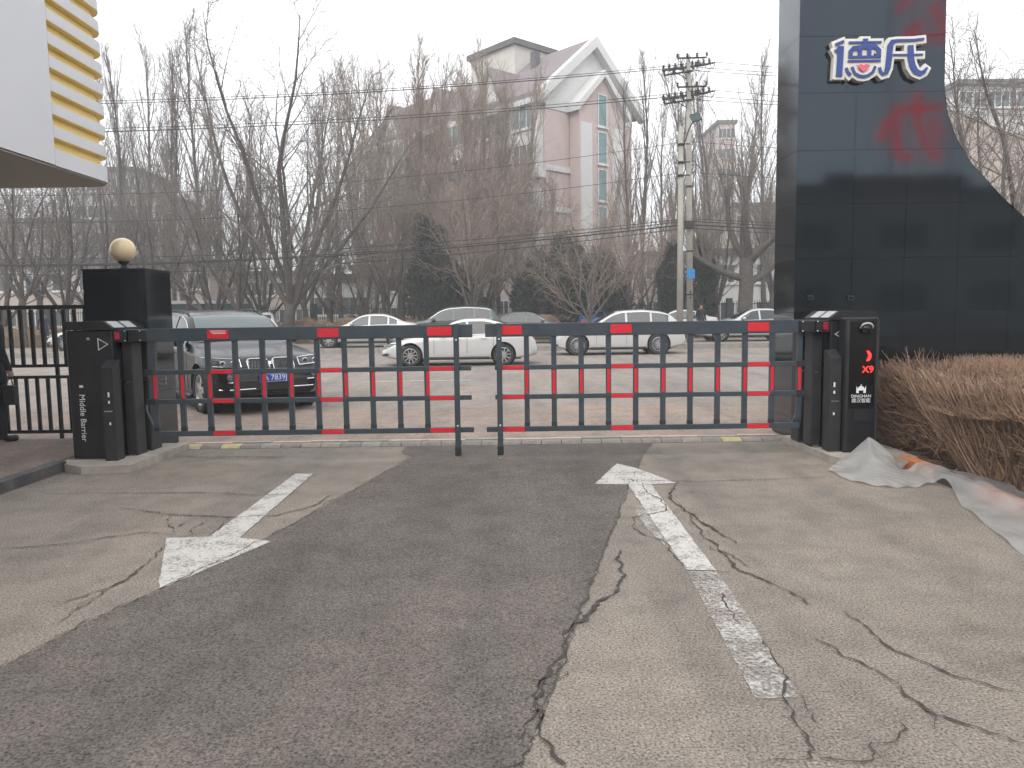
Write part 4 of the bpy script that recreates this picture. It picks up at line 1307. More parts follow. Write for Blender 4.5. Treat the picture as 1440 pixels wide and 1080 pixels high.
    if front == 'kidney':
        for sy in (-1, 1):
            k = MB(); sl = MB(); fr_ = []
            for a in range(24):
                an = 2 * PI * a / 24
                yy = sy * (.21 + .175 * max(-1, min(1, 1.25 * math.cos(an)))); zz = zg - .055 + .105 * max(-1, min(1, 1.2 * math.sin(an)))
                fr_.append(mp(nose(yy, zz) - .03, yy, zz))
            gr = MB().tube(fr_ + [fr_[0]], .013, 6).build('kidney_grille', 'chrome', t)
            cx = sum(p[0] for p in fr_) / 24
            MB().add([(p[0] - .012, p[1], p[2]) for p in fr_], [tuple(range(24))]).build('grille_mesh', 'trim', gr)
            for q in range(7):
                yy = sy * (.055 + .052 * q)
                s_ = nose(yy, zg - .05) - .028
                MB().box(L / 2 - s_ - .012, L / 2 - s_ + .010, yy - .008, yy + .008, zg - .14, zg + .03).build('grille_slat', 'chrome', gr)
        Pn = [[mp(nose(y, z) - .006, y, z) for z in (.40, .46, .52, .56)] for y in [-.62 + 1.24 * i / 12 for i in range(13)]]
        MB().grid(Pn).build('bumper_intake', 'trim', t)
        for sy in (-1, 1):
            MB().tube([mp(nose(y * hw, .56) - .015, sy * y * hw, .545 + .03 * (y - .6)) for y in (.60, .7, .8, .88)], .012, 6).build('bumper_trim', 'chrome', t)
            MB().tube([mp(nose(y * hw, .46) - .015, sy * y * hw, .43) for y in (.30, .5, .7, .85)], .011, 6).build('bumper_trim', 'chrome', t)
            MB().lathe([(.045, 0), (.045, .015), (.02, .02)], 14, Matrix.Translation(mp(nose(.72 * hw, .63) - .01, sy * .72 * hw, .63)) @ Matrix.Rotation(PI / 2, 4, 'Y')).build('fog_lamp', 'lamp_glass', t)
        badge = MB().lathe([(.030, 0), (.030, .005), (.022, .006)], 20, Matrix.Translation(mp(.10, 0, ft(.10) + .012)) @ Matrix.Rotation(PI / 3, 4, 'Y')).build('badge', 'chrome', t)
    else:
        Pn = [[mp(nose(y, z) - .010, y, z) for z in (.42, .50, .58, .64)] for y in [-.46 + .92 * i / 10 for i in range(11)]]
        MB().grid(Pn).build('grille', 'trim', t)
        for sy in (-1, 1):
            Pn = [[mp(nose(y, z) - .010, sy * y, z) for z in (.34, .40, .46)] for y in [hw * (.62 + .26 * i / 6) for i in range(7)]]
            MB().grid(Pn).build('bumper_intake', 'trim', t)
    # number plate
    zp = .60 if front == 'kidney' else .47
    sp_ = nose(.2, zp) - .045
    pl = MB().box(L / 2 - sp_ - .012, L / 2 - sp_, -.24, .24, zp - .07, zp + .07, bev=.003).build('number_plate', 'plate', t)
    if front == 'kidney':
        mt_ = Matrix(((0, 0, 1, L / 2 - sp_ + .0015), (1, 0, 0, 0.03), (0, 1, 0, zp), (0, 0, 0, 1)))
        link('plate_lettering', text_mesh('A 7839J', .125, .0008, 'white_print', mt_), pl)
        for (a, c, d, e) in ((-.232, .232, .060, .064), (-.232, .232, -.064, -.060)):
            MB().box(L / 2 - sp_ + .0006, L / 2 - sp_ + .0016, a, c, zp + d, zp + e).build('plate_border', 'white_print', pl)
    pr = MB().box(-(L / 2) + .0, -(L / 2) + .012, -.24, .24, .72, .86, bev=.003)
    if sp is not SEDAN:
        for sy in (-1, 1):
            pth = [mp(s, sy * (wt(s) - .05), ft(s) + .014) for s in [sp['roof0'] + .15 + (sp['roof1'] - sp['roof0'] - .2) * i / 10 for i in range(11)]]
            MB().tube(pth, .015, 6).build('roof_rail', 'trim', t)
    MB().box(-L / 2 + .5, L / 2 - .5, -hw + .25, hw - .25, .19, .24).build('underbody', 'trim', t)
    return t

def place(t, x, y, ang, z=0.0):
    t.location = (x, y, z); t.rotation_euler = (0, 0, ang)
suv = make_car('parked_suv', 'black SUV with twin chrome grilles and blue number plate behind the gate', 'p_black', SUV, 5, pale=True, front='kidney')
HEAD = math.radians(-90 + 37)
fx, fy = -3.98, 12.75          # front centre on the ground
place(suv, fx - math.cos(HEAD) * SUV['L'] / 2, fy - math.sin(HEAD) * SUV['L'] / 2, HEAD, -0.012)
c = make_car('white_sedan', 'white sedan driving left along the street behind the gate gap', 'p_white', SEDAN, 10)
place(c, -1.62, 24.6, PI, -0.02)
c = make_car('silver_sedan', 'silver sedan parked by the far kerb beside the black SUV', 'p_silver', SEDAN, 9)
place(c, -6.4, 34.2, PI, 0.185)
c = make_car('dark_suv', 'dark green SUV parked behind the white sedan', 'p_green', SUV, 8)
place(c, -2.75, 34.6, PI, 0.185)
c = make_car('dark_sedan', 'dark sedan parked between the dark SUV and the white crossover', 'p_dark', SEDAN, 10)
place(c, 0.95, 36.2, 0, 0.185)
c = make_car('white_crossover', 'white crossover with many spoked wheels on the street', 'p_white', CROSS, 20)
place(c, 4.02, 29.6, PI, -0.02); c.scale = (1.03, 1, 1.03)
c = make_car('pale_sedan', 'pale grey green sedan partly hidden by the black monument', 'p_pale', SEDAN, 10)
place(c, 10.85, 35.2, PI, 0.185)
c = make_car('white_hatchback', 'white car seen between the bars of the left iron fence', 'p_white', SEDAN, 10)
place(c, -18.3, 35.0, PI, 0.185)
c = make_car('white_parked_car', 'white car whose rear shows just above the black SUV', 'p_white', CROSS, 10)
place(c, -13.3, 40.5, PI * .5 + .3, 0.185)
c = make_car('white_parked_car', 'white car roof behind the two concrete poles', 'p_white', SEDAN, 10)
place(c, 8.8, 42.0, PI, 0.185)
c = make_car('blue_parked_car', 'small blue car behind the dark sedan and the trees', 'p_blue', SEDAN, 10)
place(c, 4.6, 44.5, PI * .5, 0.185)

# ================================================================== PEOPLE
def person(name, label, coat, loc, rz, pose='stand'):
    t = thing(name, label, 'person', loc, rz, None, world=False)
    V, E, R = [], [], []
    def add(p, r, par=None):
        V.append(p); R.append(r)
        if par is not None: E.append((par, len(V) - 1))
        return len(V) - 1
    pel = add((0, 0, .95), (.165, .12))
    wa = add((0, 0, 1.10), (.155, .115), pel); ch = add((0, -.01, 1.30), (.185, .125), wa); sh = add((0, 0, 1.44), (.15, .10), ch)
    nk = add((0, -.01, 1.52), (.058, .058), sh); hd = add((0, -.02, 1.62), (.078, .095), nk); ht_ = add((0, -.02, 1.72), (.072, .088), hd); add((0, -.015, 1.765), (.04, .05), ht_)
    for s in (-1, 1):
        st = .13 * s if pose == 'walk' else .02 * s
        hp = add((s * .095, 0, .88), (.10, .105), pel); kn = add((s * .105, -st * .6 - .02, .49), (.068, .072), hp)
        an = add((s * .11, st, .10), (.048, .055), kn); add((s * .115, st - .02, .045), (.046, .042), an); add((s * .12, st - .10, .04), (.046, .036), len(V) - 1); add((s * .125, st - .18, .035), (.040, .030), len(V) - 1)
        so = add((s * .20, 0, 1.42), (.072, .075), sh); el = add((s * .265, .03, 1.15), (.052, .055), so)
        wr = add((s * .262, -.06, .90), (.036, .04), el); add((s * .258, -.085, .81), (.03, .042), wr)
    me = bpy.data.meshes.new('body')
    me.from_pydata(V, E, [])
    o = link('body', me, t)
    o.modifiers.new('skin', 'SKIN')
    for sv, r_ in zip(me.skin_vertices[0].data, R): sv.radius = r_
    me.skin_vertices[0].data[0].use_root = True
    s_ = o.modifiers.new('sub', 'SUBSURF'); s_.levels = 2; s_.render_levels = 2
    bpy.context.view_layer.update()
    m2 = evaluated(o); o.modifiers.clear(); o.data = m2
    m2.materials.clear()
    for k in ('skin', coat, 'trousers', 'shoe'): m2.materials.append(M[k])
    for p in m2.polygons:
        z = p.center.z
        hand = abs(p.center.x) > .20 and z < .89
        p.material_index = 0 if (z > 1.50 or hand) else (1 if z > .80 else (2 if z > .10 else 3))
        p.use_smooth = True
    # hair cap, coat hem, face details
    MB().lathe([(max(.001, .088 * math.sin(a)), -.10 * math.cos(a)) for a in [PI * (.45 + .55 * k / 8) for k in range(9)]], 16, Matrix.Translation((0, .0, 1.685)) @ Matrix.Scale(1.18, 4, (0, 1, 0))).build('hair', 'hair', t, smooth=True)
    MB().lathe([(.205, .74), (.20, .82), (.188, .95), (.175, 1.06), (.18, 1.08)], 20, Matrix.Scale(.74, 4, (0, 1, 0))).build('coat_skirt', coat, t, smooth=True)
    MB().lathe([(.07, 1.47), (.082, 1.52), (.078, 1.55), (.06, 1.53)], 16).build('collar', coat, t, smooth=True)
    return t
pp = person('person', 'person in dark clothes standing by the iron fence at the left edge', 'coat', (-6.42, 9.45, 0.09), math.radians(155))
bag = thing('hand_bag', 'small dark box shaped bag held by the person at the left edge', 'bag', (-6.17, 9.42, 0.6))
MB().box(-6.24, -6.10, 9.36, 9.44, 0.56, 0.80, bev=0.012).build('bag_body', 'black_soft', bag)
MB().tube([(-6.21, 9.40, .79), (-6.20, 9.41, .86), (-6.15, 9.41, .88), (-6.13, 9.40, .79)], .008, 6).build('handle', 'trim', bag)
person('person', 'distant person in a navy coat seen between the fence bars', 'navy', (-23.4, 38.6, 0.18), math.radians(200))
person('person', 'distant person in dark clothes beyond the concrete poles', 'coat', (10.1, 41.0, 0.18), math.radians(20))

# ================================================================== POLES, LAMP, WIRES
p1 = thing('utility_pole', 'shorter tapered concrete pole in front, carrying the street lamp', 'utility pole', (7.36, 33.6, 0.05))
MB().tube([(7.36, 33.6, -0.1), (7.36, 33.6, 9.4)], [.15, .10], 16).build('shaft', 'pole', p1, smooth=True)
for z in (8.65, 7.9, 7.35):
    MB().tube([(7.18, 33.45, z), (7.72, 33.45, z)], .03, 6).build('cross_bar', 'iron', p1)
    MB().lathe([(.14, z - .05), (.14, z + .05)], 14, Matrix.Translation((7.36, 33.6, 0))).build('band', 'iron', p1)
MB().tube([(7.46, 33.5, 8.6), (7.62, 33.3, 9.2), (7.78, 33.2, 9.55)], .03, 6).build('lamp_arm', 'iron', p1)
sl = thing('street_lamp', 'flat grey street lamp head on the shorter concrete pole', 'street lamp', (7.84, 33.1, 9.7))
X_ = Matrix.Translation((7.86, 33.1, 9.66)) @ Matrix.Rotation(math.radians(38), 4, 'X') @ Matrix.Rotation(math.radians(-18), 4, 'Y')
MB().box(-.21, .21, -.34, .34, -.035, .035, X_, bev=.02).build('lamp_head', 'green_iron', sl)
MB().box(-.17, .17, -.28, .28, -.045, -.036, X_).build('lamp_lens', 'glass_pale', sl)
p2 = thing('utility_pole', 'taller tapered concrete power pole with two tiers of crossarms', 'utility pole', (7.83, 34.3, 0.05))
MB().tube([(7.98, 34.3, -0.1), (7.80, 34.3, 12.55)], [.155, .10], 16).build('shaft', 'pole', p2, smooth=True)
tiers = []
for z in (12.3, 11.1):
    arm_y = [(-1.0, -.5, -.40), (0, 0, 0), (.95, .5, .12)]
    ca = MB().tube([(7.74 - 1.15, 34.3 - .55, z - .52), (7.74 + 1.15, 34.3 + .5, z + .06)], .045, 6).build('crossarm', 'iron', p2)
    for (ax0, az0, ax1, az1, dy_) in ((-.75, -.28, 1.0, -.02, .25), (-.5, .05, .75, .10, -.3), (-1.05, -.62, .2, -.42, -.2)):
        c2 = MB().tube([(7.78 + ax0, 34.3 + dy_, z + az0), (7.78 + ax1, 34.3 + dy_ + .1, z + az1)], .04, 6).build('crossarm', 'iron', p2)
        for q in range(4):
            f = q / 3
            px_, pz_ = 7.78 + ax0 + (ax1 - ax0) * f, z + az0 + (az1 - az0) * f
            MB().lathe([(.03, 0), (.065, .05), (.03, .08), (.07, .13), (.03, .16), (.001, .2)], 8, Matrix.Translation((px_, 34.3 + dy_, pz_ + .02))).build('insulator', 'porcelain', c2)
            MB().tube([(px_, 34.3 + dy_, pz_), (px_ + .12, 34.2 + dy_, pz_ - .25), (px_ + .25, 34.3 + dy_, pz_ - .05)], .014, 5).build('jumper', 'wire', c2)
    MB().tube([(7.74, 34.2, z - .75), (7.74 - .8, 34.3 - .4, z - .42)], .02, 5).build('stay', 'iron', ca)
    for k in range(9):
        f = -1 + 2 * k / 8
        bx_, by_, bz_ = 7.74 + 1.1 * f, 34.3 + .5 * f, z - .23 + .29 * f
        MB().lathe([(.03, 0), (.065, .05), (.03, .08), (.07, .13), (.03, .16), (.05, .2), (.001, .22)], 8, Matrix.Translation((bx_, by_, bz_ + .02))).build('insulator', 'porcelain', ca)
        sd = -1 if k % 2 else 1
        MB().lathe([(.025, 0), (.06, .06), (.025, .1), (.06, .16), (.025, .2), (.05, .26)], 8, Matrix.Translation((bx_, by_, bz_)) @ Matrix.Rotation(sd * PI / 2.2, 4, 'Y')).build('insulator', 'porcelain', ca)
        if k % 2 == 0:
            MB().tube([(bx_ + sd * .25, by_, bz_), (bx_ + sd * .1, by_ - .1, bz_ - .28), (bx_ - sd * .15, by_ - .1, bz_ - .22), (bx_ - sd * .25, by_, bz_)], .012, 5).build('jumper', 'wire', ca)
    tiers.append(z)
MB().box(7.78, 8.12, 34.11, 34.13, 3.0, 3.42).build('blue_plate', 'blue_plate', p2)
for z in (7.0, 4.2, 2.3):
    MB().lathe([(.165, z - .03), (.165, z + .03)], 14, Matrix.Translation((7.98 - .0143 * z, 34.3, 0))).build('band', 'iron', p2)
MB().box(7.91, 7.97, 34.12, 34.14, 2.35, 2.45).build('number_tag', 'trim', p2)
MB().box(7.91, 7.97, 34.12, 34.14, 2.12, 2.2).build('number_tag', 'trim', p2)
cb = MB().box(7.62, 8.05, 33.95, 34.12, 5.15, 5.5, bev=.02).build('cable_box', 'iron', p2)
def wire(a, c, sag, r_, label, group):
    pts = []
    for k in range(25):
        t_ = k / 24
        p = Vector(a).lerp(Vector(c), t_)
        p.z -= sag * 4 * t_ * (1 - t_)
        pts.append(p)
    o = MB().tube(pts, r_, 4, False).build('overhead_wire', 'wire', fix=False)
    tag(o, label, 'wire', group)
    return o
for z in tiers:
    for f, dz in ((-1, -.45), (0, -.22), (1, .12)):
        bx_, by_ = 7.74 + 1.1 * f, 34.3 + .5 * f
        lab = 'thin power line strung from the upper crossarms' if z > 12 else 'thin power line strung from the lower crossarms'
        wire((bx_ - .2, by_, z + dz), (-44, by_ + 1.5, z + dz - .1), .95 + .08 * f, .013, lab, 'power lines')
        wire((bx_ + .2, by_, z + dz), (62, by_ + 1.5, z + dz - .7), .9 + .08 * f, .013, lab, 'power lines')
for i, (z, sg, rr) in enumerate(((5.6, 1.2, .014), (5.5, 1.35, .018), (5.35, 1.25, .028), (5.2, 1.5, .0151), (7.6, 1.6, .011), (8.9, 1.7, .010))):
    wire((7.66, 34.2, z), (-44, 35.5, z - .2), sg, rr, 'black cable bundle strung low along the street' if z < 6 else 'thin cable crossing in front of the pink building', 'low cables')
    wire((7.9, 34.2, z), (62, 35.5, z), sg * .7, rr, 'black cable bundle strung low along the street' if z < 6 else 'thin cable crossing in front of the pink building', 'low cables')
# ================================================================== TREES
def grow(mb, rg, p, d, length, r0, r1, nseg, wob, trop, sides):
    pts, rad = [p.copy()], [r0]
    for i in range(nseg):
        d = (d + Vector((rg.gauss(0, wob), rg.gauss(0, wob), rg.gauss(0, wob) + trop))).normalized()
        p = p + d * (length / nseg)
        pts.append(p); rad.append(r0 + (r1 - r0) * (i + 1) / nseg)
    mb.tube(pts, rad, sides, False)
    return pts, rad
def perp(rg, d, ang):
    u = d.orthogonal().normalized()
    u.rotate(Quaternion(d, rg.uniform(0, 2 * PI)))
    return (d * math.cos(ang) + u * math.sin(ang)).normalized()
def at(pts, t):
    n = len(pts) - 1
    i = min(int(t * n), n - 1); f = t * n - i
    return pts[i].lerp(pts[i + 1], f), (pts[i + 1] - pts[i]).normalized()

def poplar(seed, H=16.0, r=.17, nb=42, spread=1.0, tw=7, start=.14):
    rg = random.Random(seed); T, C = MB(), MB()
    tp, _ = grow(T, rg, Vector((0, 0, -.1)), Vector((rg.gauss(0, .02), rg.gauss(0, .02), 1)).normalized(), H, r, .012, 14, .03, .05, 7)
    for k in range(nb):
        t = start + (1 - start) * ((k + rg.random()) / nb) * .95
        p, d = at(tp, t)
        L = H * (.36 * (1 - t) ** .7 + .06) * rg.uniform(.6, 1.15)
        a = math.radians(rg.uniform(12, 32)) * spread
        bp_, br_ = grow(C, rg, p, perp(rg, d, a), L, r * (1 - t) * .40 + .016, .009, 7, .06, .16, 4)
        for j in range(tw):
            p2, d2 = at(bp_, rg.uniform(.12, 1))
            L2 = L * rg.uniform(.15, .42)
            b2, _ = grow(C, rg, p2, perp(rg, d2, math.radians(rg.uniform(14, 36))), L2, .011, .006, 3, .09, .16, 3)
            for q in range(2):
                p3, d3 = at(b2, rg.uniform(.2, 1))
                grow(C, rg, p3, perp(rg, d3, math.radians(rg.uniform(20, 45))), rg.uniform(.3, .9), .008, .006, 2, .1, .1, 3)
    return T, C
def spreading(seed, H=13.0, r=.25, limbs=5, fork=.2, droop=-.02, tw=7, ang=(18, 42)):
    rg = random.Random(seed); T, C = MB(), MB()
    tp, _ = grow(T, rg, Vector((0, 0, -.1)), Vector((rg.gauss(0, .05), rg.gauss(0, .05), 1)).normalized(), H * fork + .1, r, r * .8, 5, .05, .02, 9)
    top = tp[-1]
    for k in range(limbs):
        a = math.radians(rg.uniform(*ang)) if k else math.radians(6)
        az = 2 * PI * (k + rg.uniform(-.25, .25)) / limbs
        d = Vector((math.sin(a) * math.cos(az), math.sin(a) * math.sin(az), math.cos(a)))
        L = H * (1 - fork) * rg.uniform(.75, 1.0)
        lp_, lr = grow(T, rg, at(tp, rg.uniform(.75, 1))[0], d, L, r * rg.uniform(.42, .6), .015, 10, .075, .035, 6)
        NB = 15
        for j in range(NB):
            t = .12 + .88 * (j + rg.random()) / NB
            p, dd = at(lp_, t)
            L1 = L * (.42 * (1 - t) + .12) * rg.uniform(.7, 1.2)
            b1, _ = grow(C, rg, p, perp(rg, dd, math.radians(rg.uniform(22, 50))), L1, r * .16 * (1.1 - t) + .010, .008, 6, .10, .05, 4)
            for q in range(tw):
                p2, d2 = at(b1, rg.uniform(.15, 1))
                L2 = L1 * rg.uniform(.22, .5) + .2
                b2, _ = grow(C, rg, p2, perp(rg, d2, math.radians(rg.uniform(20, 55))), L2, .011, .006, 4, .12, droop, 3)
                for e in range(2):
                    p3, d3 = at(b2, rg.uniform(.2, 1))
                    grow(C, rg, p3, perp(rg, d3, math.radians(rg.uniform(20, 55))), rg.uniform(.3, .9), .007, .005, 2, .14, droop * 2, 3)
    return T, C
def gnarled(seed):
    rg = random.Random(seed); T, C = MB(), MB()
    tp, _ = grow(T, rg, Vector((0, 0, -.1)), Vector((.03, 0, 1)), 4.4, .42, .36, 6, .04, .02, 10)
    for (z, az, el, L) in ((2.9, .1, .35, 3.4), (3.2, 3.0, .15, 3.6), (3.9, .5, .55, 4.0), (4.2, 2.6, .9, 4.0), (4.25, 4.5, 1.0, 4.4), (4.3, 1.6, 1.15, 4.6), (4.1, 5.5, .6, 3.4)):
        d = Vector((math.cos(az) * math.cos(el), math.sin(az) * math.cos(el), math.sin(el)))
        p = Vector((0.1, 0, z))
        lp_, _ = grow(T, rg, p, d, L, .22, .09, 8, .12, .07, 7)
        for j in range(15):
            q, dd = at(lp_, rg.uniform(.25, 1))
            up_ = (dd * .4 + Vector((rg.gauss(0, .3), rg.gauss(0, .3), 1))).normalized()
            b1, _ = grow(C, rg, q, up_, rg.uniform(1.8, 5.0), .04, .009, 6, .07, .06, 4)
            for e in range(8):
                p2, d2 = at(b1, rg.uniform(.1, 1))
                b2, _ = grow(C, rg, p2, perp(rg, d2, math.radians(rg.uniform(18, 45))), rg.uniform(.5, 1.6), .011, .006, 3, .1, .06, 3)
                for w_ in range(2):
                    p3, d3 = at(b2, rg.uniform(.2, 1))
                    grow(C, rg, p3, perp(rg, d3, math.radians(35)), rg.uniform(.3, .7), .007, .005, 2, .1, .04, 3)
    return T, C
def finish(TC, bark, twig):
    return TC[0].mesh('trunk', bark, True), TC[1].mesh('crown', twig)
POP = [finish(poplar(s, 16, .17, 30, sp), 'bark_dark', 'twig') for s, sp in ((1, 1.0), (2, .8), (3, 1.15))]
POPB = [finish(poplar(s, 15, .15, 42, 1.3, 11), 'bark_pale', 'twig_brown') for s in (4, 5)]
SPR = [finish(spreading(s, 13, .24, l, f, dr), 'bark_dark', 'twig') for s, l, f, dr in ((11, 5, .18, -.03), (12, 6, .10, -.01), (13, 4, .25, -.02))]
WIL = [finish(spreading(s, 11, .22, 6, .16, -.10, 9, (20, 50)), 'bark', 'twig_brown') for s in (21, 22)]
BIG = finish(spreading(37, 17.5, .34, 7, .13, -.05, 11, (14, 36)), 'bark_dark', 'twig')
GNA = finish(gnarled(7), 'bark_dark', 'twig')

def lime_mesh(r):
    return MB().lathe([(r * 1.06, -.05), (r * 1.04, 1.25), (r * .98, 1.27)], 12).mesh('whitewash', 'lime', True)
LIME = lime_mesh(.21)
def tree(name, label, meshes, x, y, s, rz, group=None, lime=False, sz=None, lean=0.0):
    t = thing(name, label, 'tree', (x, y, .05), 0, group, world=False)
    t.rotation_euler = (0, lean, rz); t.scale = (s, s, sz or s)
    link('trunk', meshes[0], t); link('crown', meshes[1], t)
    if lime: link('whitewash', LIME, t)
    return t
rt = random.Random(77)
def px2x(px, Y): return (px - 720) / 1080.0 * Y
# tall poplar belt behind the street
row = 0
for (pxs, Y0, hs, meshes, grp, lab) in (
    ([158, 176, 200, 222, 246, 268, 292, 318, 342, 372, 436, 462, 486, 505], 58, 1.30, POP, 'poplar belt left', 'tall slim bare poplar in the grey belt left of the pink building'),
    ([512, 526, 541, 556, 570, 586, 600, 616, 634, 650, 664, 678, 694, 708, 722, 738], 52, 1.16, POPB, 'poplars before the building', 'slim brownish bare poplar standing before the long side of the pink building'),
    ([752, 796, 846], 50, .72, POPB, 'poplars before the gable', 'slim bare poplar standing before the gable end of the pink building'),
    ([886, 904, 926, 948, 992, 1014, 1072], 56, 1.12, POP, 'poplar belt right', 'tall slim bare poplar between the pink building and the black monument')):
    for i, px in enumerate(pxs):
        Y = Y0 + rt.uniform(-5, 6)
        tree('poplar_tree', lab, meshes[i % len(meshes)], px2x(px + rt.uniform(-5, 5), Y), Y, hs * rt.uniform(.86, 1.08) * Y / Y0 * (0.92 if 300 < px < 560 and meshes is POP else 1), rt.uniform(0, 6), grp, lean=rt.uniform(-.03, .03))
for i in range(9):
    px = 30 + 52 * i if i < 6 else 560 + 62 * i
    Y = 66 + rt.uniform(0, 10)
    tree('poplar_tree', 'distant slim bare poplar at the back of the belt', POP[i % 3], px2x(px, Y), Y, rt.uniform(1.2, 1.4), rt.uniform(0, 6), 'back poplars')
# spreading trees near the street
tree('big_willow_tree', 'tallest bare tree with a broad forked crown above the black SUV', BIG, px2x(402, 40), 40.0, 1.0, 2.4)
for i, (px, Y, s, m_, lab, lm) in enumerate((
    (300, 44, .82, SPR[1], 'dark bare tree with low forked stems behind the black SUV roof', False),
    (340, 42, .86, SPR[0], 'dark bare spreading tree just left of the tallest tree', False),
    (368, 46, .80, SPR[1], 'dark bare tree leaning in front of the teal shed end', False),
    (432, 43, .70, SPR[2], 'bare tree with a whitewashed foot left of the silver sedan', True),
    (468, 48, .72, SPR[0], 'bare spreading tree above the silver sedan', False),
    (515, 46, .66, WIL[0], 'bare tree with whitewashed foot above the silver sedan roof', True),
    (548, 45, .68, SPR[2], 'bare tree with a whitewashed fork right of the silver sedan', True),
    (270, 47, .80, SPR[2], 'bare tree beside the globe lamp, in front of the teal shed', False),
    (215, 45, .74, SPR[0], 'bare tree directly behind the black gate pier', False),
    (150, 46, .82, SPR[1], 'bare tree under the canopy corner left of the globe lamp', False),
    (95, 44, .90, SPR[0], 'bare forked tree under the canopy left of the gate pier', False),
    (60, 48, .9, SPR[2], 'bare tree behind the distant navy coated person', False),
    (36, 40, .85, SPR[2], 'whitewashed tree seen through the left iron fence', True),
    (10, 43, .95, SPR[1], 'bare tree at the far left edge under the canopy', False),
    (660, 44, .95, WIL[1], 'brown twiggy willow in front of the pink building, left of the gate gap', False),
    (684, 47, 1.0, WIL[0], 'brown twiggy willow right above the gate gap', False),
    (595, 49, 1.05, WIL[1], 'brown twiggy tree behind the left juniper', False),
    (832, 41, .66, WIL[0], 'pale twiggy tree with slim trunk behind the white crossover bonnet', True),
    (786, 46, .60, WIL[1], 'brown twiggy tree with whitewashed foot among the junipers', True),
    (880, 46, .72, WIL[1], 'brown twiggy tree above the white crossover roof', False),
    (915, 50, .80, WIL[0], 'brown twiggy tree left of the concrete poles', False),
    (1005, 50, .78, SPR[0], 'bare tree right of the concrete poles', False),
    (1085, 47, .84, SPR[2], 'bare tree half hidden by the left edge of the monument', False),
    (1372, 24, .86, SPR[0], 'bare tree standing behind the curved edge of the monument', False),
    (1425, 26, .84, SPR[2], 'bare tree at the right edge behind the monument curve', False),
    (1466, 20, .72, SPR[1], 'bare tree with low limbs reaching in from the right edge', False),
    (735, 52, .98, WIL[0], 'brown twiggy tree behind the right gate post', False))):
    tree('bare_tree', lab, m_, px2x(px, Y), Y, s, rt.uniform(0, 6), 'bare street trees', lm)
tree('gnarled_tree', 'thick gnarled tree with stout level limbs left of the monument', GNA, px2x(1047, 41.5), 41.5, 1.0, 0.2)

def juniper(seed, H, R_, n):
    rg = random.Random(seed)
    C = MB()
    blobs = [(Vector((0, 0, H * .45)), Vector((R_ * .62, R_ * .62, H * .46)))]
    for k in range(9):
        t = rg.uniform(.06, .8); a = rg.uniform(0, 2 * PI)
        rr = R_ * (1 - t) ** .6 * rg.uniform(.45, .85)
        sz = R_ * rg.uniform(.28, .5)
        blobs.append((Vector((rr * math.cos(a), rr * math.sin(a), .5 + t * H * .8)), Vector((sz, sz, sz * rg.uniform(1.1, 2.2)))))
    for k in range(n):
        c_, e_ = blobs[0] if rg.random() < .4 else rg.choice(blobs)
        d = Vector((rg.gauss(0, 1), rg.gauss(0, 1), rg.gauss(0, 1))).normalized()
        f = rg.uniform(.45, 1.0) ** .5 * rg.uniform(.9, 1.08)
        p = Vector((c_.x + d.x * e_.x * f, c_.y + d.y * e_.y * f, max(.25, c_.z + d.z * e_.z * f)))
        up_ = Vector((d.x * .6, d.y * .6, .8)).normalized()
        for q in range(3):
            dd = (up_ + Vector((rg.gauss(0, .5), rg.gauss(0, .5), rg.gauss(0, .4)))).normalized()
            s = dd.orthogonal().normalized(); s.rotate(Quaternion(dd, rg.uniform(0, 6)))
            L = rg.uniform(.10, .26); w_ = rg.uniform(.018, .042)
            C.add([tuple(p - s * w_), tuple(p + s * w_), tuple(p + dd * L + s * w_ * .3), tuple(p + dd * L - s * w_ * .3)], [(0, 1, 2, 3)])
    T = MB().tube([(0, 0, -.1), (0, 0, H * .85)], [.14, .03], 7)
    return T.mesh('trunk', 'bark_dark', True), C.mesh('crown', 'needle')
JUN = [juniper(1, 5.6, 1.45, 6500), juniper(2, 4.6, 1.75, 6500)]
for (px, Y, s, k, sz, lab) in ((616, 44, 1.0, 1, 1.55, 'dark juniper on the left, in front of the pink building'), (644, 45, 1.0, 1, 1.0, 'low dark juniper right beside the tall left one'),
        (765, 45, .95, 1, 1.15, 'dark juniper left of the pale twiggy tree'), (800, 44, 1.0, 1, 1.35, 'broad tall dark juniper behind the white crossover'),
        (848, 46, 1.05, 1, 1.15, 'round dark juniper above the white crossover'), (742, 48, .8, 1, .85, 'small dark juniper above the dark sedan'),
        (945, 44, .75, 0, 1.05, 'dark juniper immediately left of the concrete poles'), (984, 43, .85, 0, 1.10, 'dark juniper immediately right of the concrete poles')):
    t = thing('juniper_tree', lab, 'tree', (px2x(px, Y), Y, .05), 0, 'junipers', world=False)
    t.scale = (s, s, sz); t.rotation_euler = (0, 0, rt.uniform(0, 6))
    link('trunk', JUN[k][0], t); link('crown', JUN[k][1], t)

